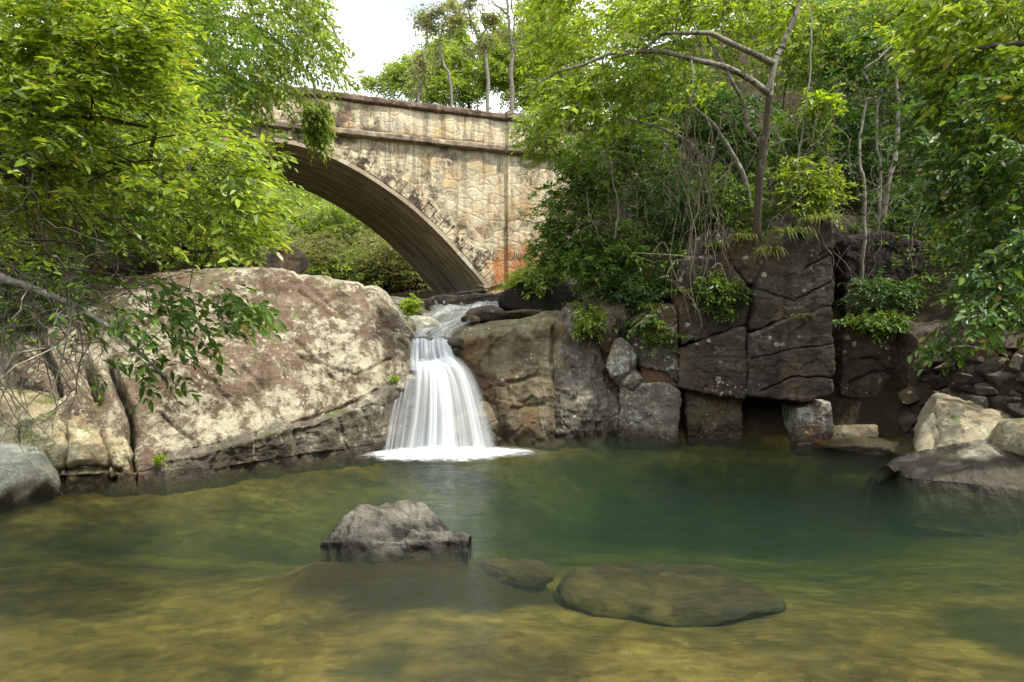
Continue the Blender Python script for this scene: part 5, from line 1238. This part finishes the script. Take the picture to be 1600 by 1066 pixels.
for k, (x0, x1, y0, y1, D0, nn_, lab) in enumerate([(1100, 1300, 120, 330, 13.4, 46, 'thin dry vines dangling around the pale-limbed trunk'), (1300, 1460, 130, 380, 14.0, 46, 'dry brown vines and twigs veiling the dark hollow'), (900, 1060, 200, 400, 14.0, 46, 'grey dead stems among the shrubs beside the bridge'),
                                                   (1230, 1312, 230, 400, 13.0, 34, 'pale grass stalks hanging from the top of the tall cliff block')]):
    mb = MB(); ro = empty('vine_tangle', P((x0 + x1) / 2, y0, D0)); tag(ro, lab, 'vines')
    for _ in range(int(nn_ * 1.3)):
        px = r.uniform(x0, x1); ya = r.uniform(y0, y1 - 40); yb = ya + r.uniform(30, 150); n = 10; t = np.linspace(0, 1, n)
        xs = px + r.normal() * 30 * t + 5 * np.cumsum(r.normal(size=n)) / 2 + r.normal() * 16 * np.sin(r.uniform(2, 6) * t)
        tube(mb, spline(Pa(xs, ya + (yb - ya) * t, D0 + r.uniform(-.5, .7) + t * r.normal() * .2), 22), np.linspace(r.uniform(.003, .010), .002, 22), 4)
    mb.build('vine_strands', B_VINE if k != 1 else B_GREY, ro)

# grass tufts and small plants
def tuft(loc, n_, h, seed, label, lm=LF_GRASS, spread=0.12, droop=0.9, w=0.012, name='grass_tuft', cat='grass tuft', group='grass tufts on the cliff'):
    r = R(seed); mb = MB()
    for _ in range(n_):
        a = r.uniform(0, 6.28); d = np.array([math.cos(a), math.sin(a) * 0.8 - 0.25, r.uniform(0.5, 1.3)]); d /= np.linalg.norm(d); L_ = h * r.uniform(.6, 1.3)
        t = np.linspace(0, 1, 6)[:, None]; b = np.array([r.normal() * spread, r.normal() * spread * .5, 0])
        c = b + d * L_ * t - np.array([0, 0, droop]) * L_ * t ** 2.2; s = unit(np.cross(d, [0, 0, 1.0])) * w * (1 - t * 0.9)
        v = np.concatenate([c - s, c + s]); k = np.arange(5); mb.add(v + loc, np.stack([k, k + 1, k + 7, k + 6], -1))
    o = mb.build(name, lm, None, loc=loc, smooth=False); tag(o, label, cat, group)
for i, (px, py, D, n_, h, lab) in enumerate([(1250, 494, 12.45, 50, 0.22, 'small bright grass tuft in the horizontal crack of the big streaked block'), (1200, 395, 12.7, 90, 0.5, 'grass spilling over the left shoulder of the tall cliff block'), (1240, 365, 12.6, 110, 0.6, 'long grass curtain at the top of the tall cliff block'), (1282, 345, 12.5, 90, 0.55, 'grass tuft at the very corner of the cliff top'),
        (1160, 372, 13.0, 80, 0.45, 'grass tuft above the shaded triangular block'), (1120, 385, 13.2, 70, 0.4, 'grass tuft left of the shaded triangular block'), (1062, 455, 13.3, 60, 0.3, 'grass tuft beside the lichen-dotted block'), (1020, 478, 13.5, 60, 0.3, 'grass tuft on top of the block with round lichen spots'),
        (1340, 500, 13.2, 60, 0.3, 'grass tuft on the left top of the square block'), (1400, 500, 13.2, 60, 0.28, 'grass tuft on the right top of the square block'), (905, 476, 14.0, 50, 0.28, 'grass tuft on top of the grey rock column'), (790, 450, 21, 80, 0.5, 'grass clump at the foot of the bridge wall')]):
    tuft(P(px, py, D), n_, h, 1100 + i, lab)
shrub(642, 478, 16.3, 17, 14, 110, LF_LIME, 'small rounded plant on the grey boulder above the waterfall', 1201, L=0.085, W=0.045, Lt=0.14, nl=6, tg=8, group=None, name='small_plant', cat='plant')
shrub(615, 590, 12.35, 6, 5, 22, LF_LIME, 'tiny bright fern on the wet rock left of the falling water', 1202, L=0.05, W=0.03, Lt=0.08, nl=5, tg=4, group=None, name='fern', cat='fern')
shrub(250, 715, 9.75, 8, 10, 30, LF_LIME, 'mossy green sprig at the waterline of the left shelf', 1203, L=0.04, W=0.03, Lt=0.08, nl=5, tg=4, group=None, name='small_plant', cat='plant')

# --- right overhanging tree with broad glossy leaves
r = R(131); wood = MB(); base = np.array([9.4, 8.6, gz(9.4, 8.6)])
tr = limb(wood, [base, base + [-.1, 0, 2], base + [-.3, -.2, 4.2], base + [-.5, -.3, 6.5]], 0.22, 0.09, seed=41); roots = list(tr)
for ctrl in ([P(1800, 330, 8.8), P(1700, 280, 8.6), P(1600, 260, 8.6), P(1510, 270, 8.8)], [P(1800, 150, 8.8), P(1650, 80, 8.6), P(1540, 70, 8.6), P(1450, 110, 8.8)], [P(1800, 420, 8.8), P(1680, 400, 8.8), P(1570, 440, 9.0), P(1480, 520, 9.3)]):
    roots += list(limb(wood, ctrl, 0.06, 0.014, seed=len(roots), wob=0.06, sides=6))
pts = np.concatenate([region([(1445, 150), (1520, 110), (1660, 100), (1660, 480), (1590, 500), (1530, 540), (1455, 545), (1500, 470), (1560, 430), (1500, 350), (1440, 290), (1410, 220)], 1150, 8.0, 10.6, r, 0.0, 1.6, 61)])
plant('broadleaf_tree', 'tree with broad glossy leaves leaning in from the right bank', 'tree', base, LF_GLOSS, B_BROWN, pts, P(1750, 330, 8.8), r, Lt=0.32, nl=8, L=0.125, W=0.06, droop=0.3, flat=0.6, wood=wood, targets=120, r0=0.025, r1=0.004, roots=roots, outw=0.9)
r = R(132); wood = MB(); base = np.array([10.4, 9.8, gz(10.4, 9.8)])
tr = limb(wood, [base, base + [-.2, 0, 3], base + [-.5, -.3, 6.5], base + [-.9, -.5, 9]], 0.2, 0.08, seed=43); roots = list(tr)
for ctrl in ([P(1750, 60, 9.6), P(1620, -10, 9.2), P(1500, 20, 9.4)], [P(1750, 150, 9.6), P(1600, 120, 9), P(1480, 170, 9.2)]):
    roots += list(limb(wood, ctrl, 0.06, 0.014, seed=len(roots), wob=0.06, sides=6))
pts = region([(1440, -60), (1680, -60), (1680, 230), (1590, 260), (1530, 200), (1470, 150), (1420, 60)], 900, 8.4, 11.0, r, -0.12, 1.2, 63)
plant('broadleaf_tree', 'sunlit yellow-green tree hanging in at the top right corner', 'tree', base, LF_YEL, B_BROWN, pts, P(1750, 60, 9.4), r, Lt=0.32, nl=8, L=0.15, W=0.065, droop=0.3, flat=0.7, wood=wood, targets=90, r0=0.025, r1=0.004, roots=roots)

# --- the continuous undergrowth that covers the slopes
def undergrowth(name, label, n_, xr, yr, lm, seed, L, hmax, cond=None, nl=6):
    r = R(seed); x = r.uniform(*xr, n_ * 4); y = r.uniform(*yr, n_ * 4)
    px = 800 + F * x / y; m = (px > -150) & (px < 1750) & (sd_poly(x, y, POOL) > 1.6)
    if cond is not None: m &= cond(x, y)
    m &= fbm(np.stack([x, y, x * 0], -1), 0.6, 3, seed) > -0.35
    x, y = x[m][:n_], y[m][:n_]; z = ground_z(x, y) + r.uniform(0, 1, len(x)) ** 1.5 * hmax
    mb = MB(); p = np.stack([x, y, z], -1)
    d = r.normal(size=p.shape); d[:, 2] = np.abs(d[:, 2]) * 0.6; d[:, 1] -= 0.4
    sc = 1.0
    sprays(mb, None, p, d, L * 3.2, nl, L, L * 0.42, r, 0.3, 0.5, simple=True)
    o = mb.build(name, lm, None, loc=(0, 0, 0), smooth=False); tag(o, label, None, None, 'stuff')
def sax(x, y):
    s = x - (-1.3 - 0.32 * np.clip(y - 13, 0, 60)); return s - 0.40 * np.clip(y - 13, 0, 14) * (s > 0)
undergrowth('undergrowth', 'dense shaded undergrowth covering the right slope', 11000, (2.5, 24), (13.5, 32), LF_MID, 301, 0.13, 1.3, lambda x, y: (sax(x, y) > 4.2) & ((sax(x, y) > 9) | (y < 19.5)) & (y < 34))
undergrowth('undergrowth', 'undergrowth on the bank below the right overhanging tree', 1500, (6.8, 16), (7, 14.5), LF_DARK, 302, 0.11, 0.5, lambda x, y: (x > 8.4) | (y > 14))
undergrowth('undergrowth', 'undergrowth on the left bank behind the outcrop', 5000, (-24, -4), (10.5, 24), LF_MID, 303, 0.13, 0.9, lambda x, y: (sax(x, y) < -4.5) & (y > 14.5 + 0 * x) | ((x < -10) & (y > 9)))
undergrowth('undergrowth', 'leafy ground cover of the valley beyond the bridge', 9000, (-45, 20), (31, 66), LF_LIGHT, 304, 0.26, 1.3, lambda x, y: (y > 32.5 + 0.3 * x))

# ------------------------------------------------------------------ light, sky, camera
el = math.radians(60); sd = Vector((0.80, -0.42, 0)).normalized() * math.cos(el) + Vector((0, 0, math.sin(el)))
sun = bpy.data.lights.new('sun', 'SUN'); sun.energy = 2.9; sun.angle = math.radians(1.5); sun.color = (1.0, 0.94, 0.84)
so = bpy.data.objects.new('sun', sun); COL.objects.link(so); so.rotation_euler = sd.to_track_quat('Z', 'Y').to_euler(); so.location = (10, -10, 30)
W = bpy.data.worlds.new('World'); S.world = W; W.use_nodes = True
nt = W.node_tree; nt.nodes.clear()
sky = nt.nodes.new('ShaderNodeTexSky'); sky.sky_type = 'NISHITA'; sky.sun_disc = False; sky.sun_elevation = el; sky.sun_rotation = math.atan2(sd.x, sd.y); sky.air_density = 1.0; sky.dust_density = 1.5
bg = nt.nodes.new('ShaderNodeBackground'); bg.inputs['Strength'].default_value = 0.15
tc = nt.nodes.new('ShaderNodeTexCoord'); mp = nt.nodes.new('ShaderNodeMapping'); mp.inputs['Scale'].default_value = (1, 1, 2.2)
nz = nt.nodes.new('ShaderNodeTexNoise'); nz.inputs['Scale'].default_value = 2.6; nz.inputs['Detail'].default_value = 7; nz.inputs['Roughness'].default_value = 0.58
cr = nt.nodes.new('ShaderNodeValToRGB'); cr.color_ramp.elements[0].position = 0.40; cr.color_ramp.elements[1].position = 0.56
cr.color_ramp.elements[0].color = (0.22, 0.22, 0.22, 1)
mx = nt.nodes.new('ShaderNodeMix'); mx.data_type = 'RGBA'; mx.inputs[7].default_value = (9.6, 9.9, 10.2, 1)
lk = nt.links.new
lk(tc.outputs['Generated'], mp.inputs[0]); lk(mp.outputs[0], nz.inputs['Vector']); lk(nz.outputs['Fac'], cr.inputs[0]); lk(cr.outputs[0], mx.inputs[0]); lk(sky.outputs[0], mx.inputs[6]); lk(mx.outputs[2], bg.inputs['Color'])
wo = nt.nodes.new('ShaderNodeOutputWorld'); lk(bg.outputs[0], wo.inputs['Surface'])

cam = bpy.data.cameras.new('camera'); cam.sensor_width = 36; cam.lens = 24.0; cam.clip_end = 2000; cam.clip_start = 0.05
co = bpy.data.objects.new('camera', cam); COL.objects.link(co); co.location = (0, 0, CAMZ); co.rotation_euler = (math.radians(90), 0, 0)
cam.shift_y = -(533 - YH) / 1600.0
S.camera = co
S.view_settings.view_transform = 'Standard'; S.view_settings.look = 'None'; S.view_settings.gamma = 1.0; S.view_settings.exposure = 1.0
c = S.cycles
c.max_bounces = 8; c.diffuse_bounces = 3; c.glossy_bounces = 3; c.transmission_bounces = 4; c.transparent_max_bounces = 14; c.volume_bounces = 0
c.caustics_reflective = False; c.caustics_refractive = False; c.use_denoising = True
c.use_adaptive_sampling = True
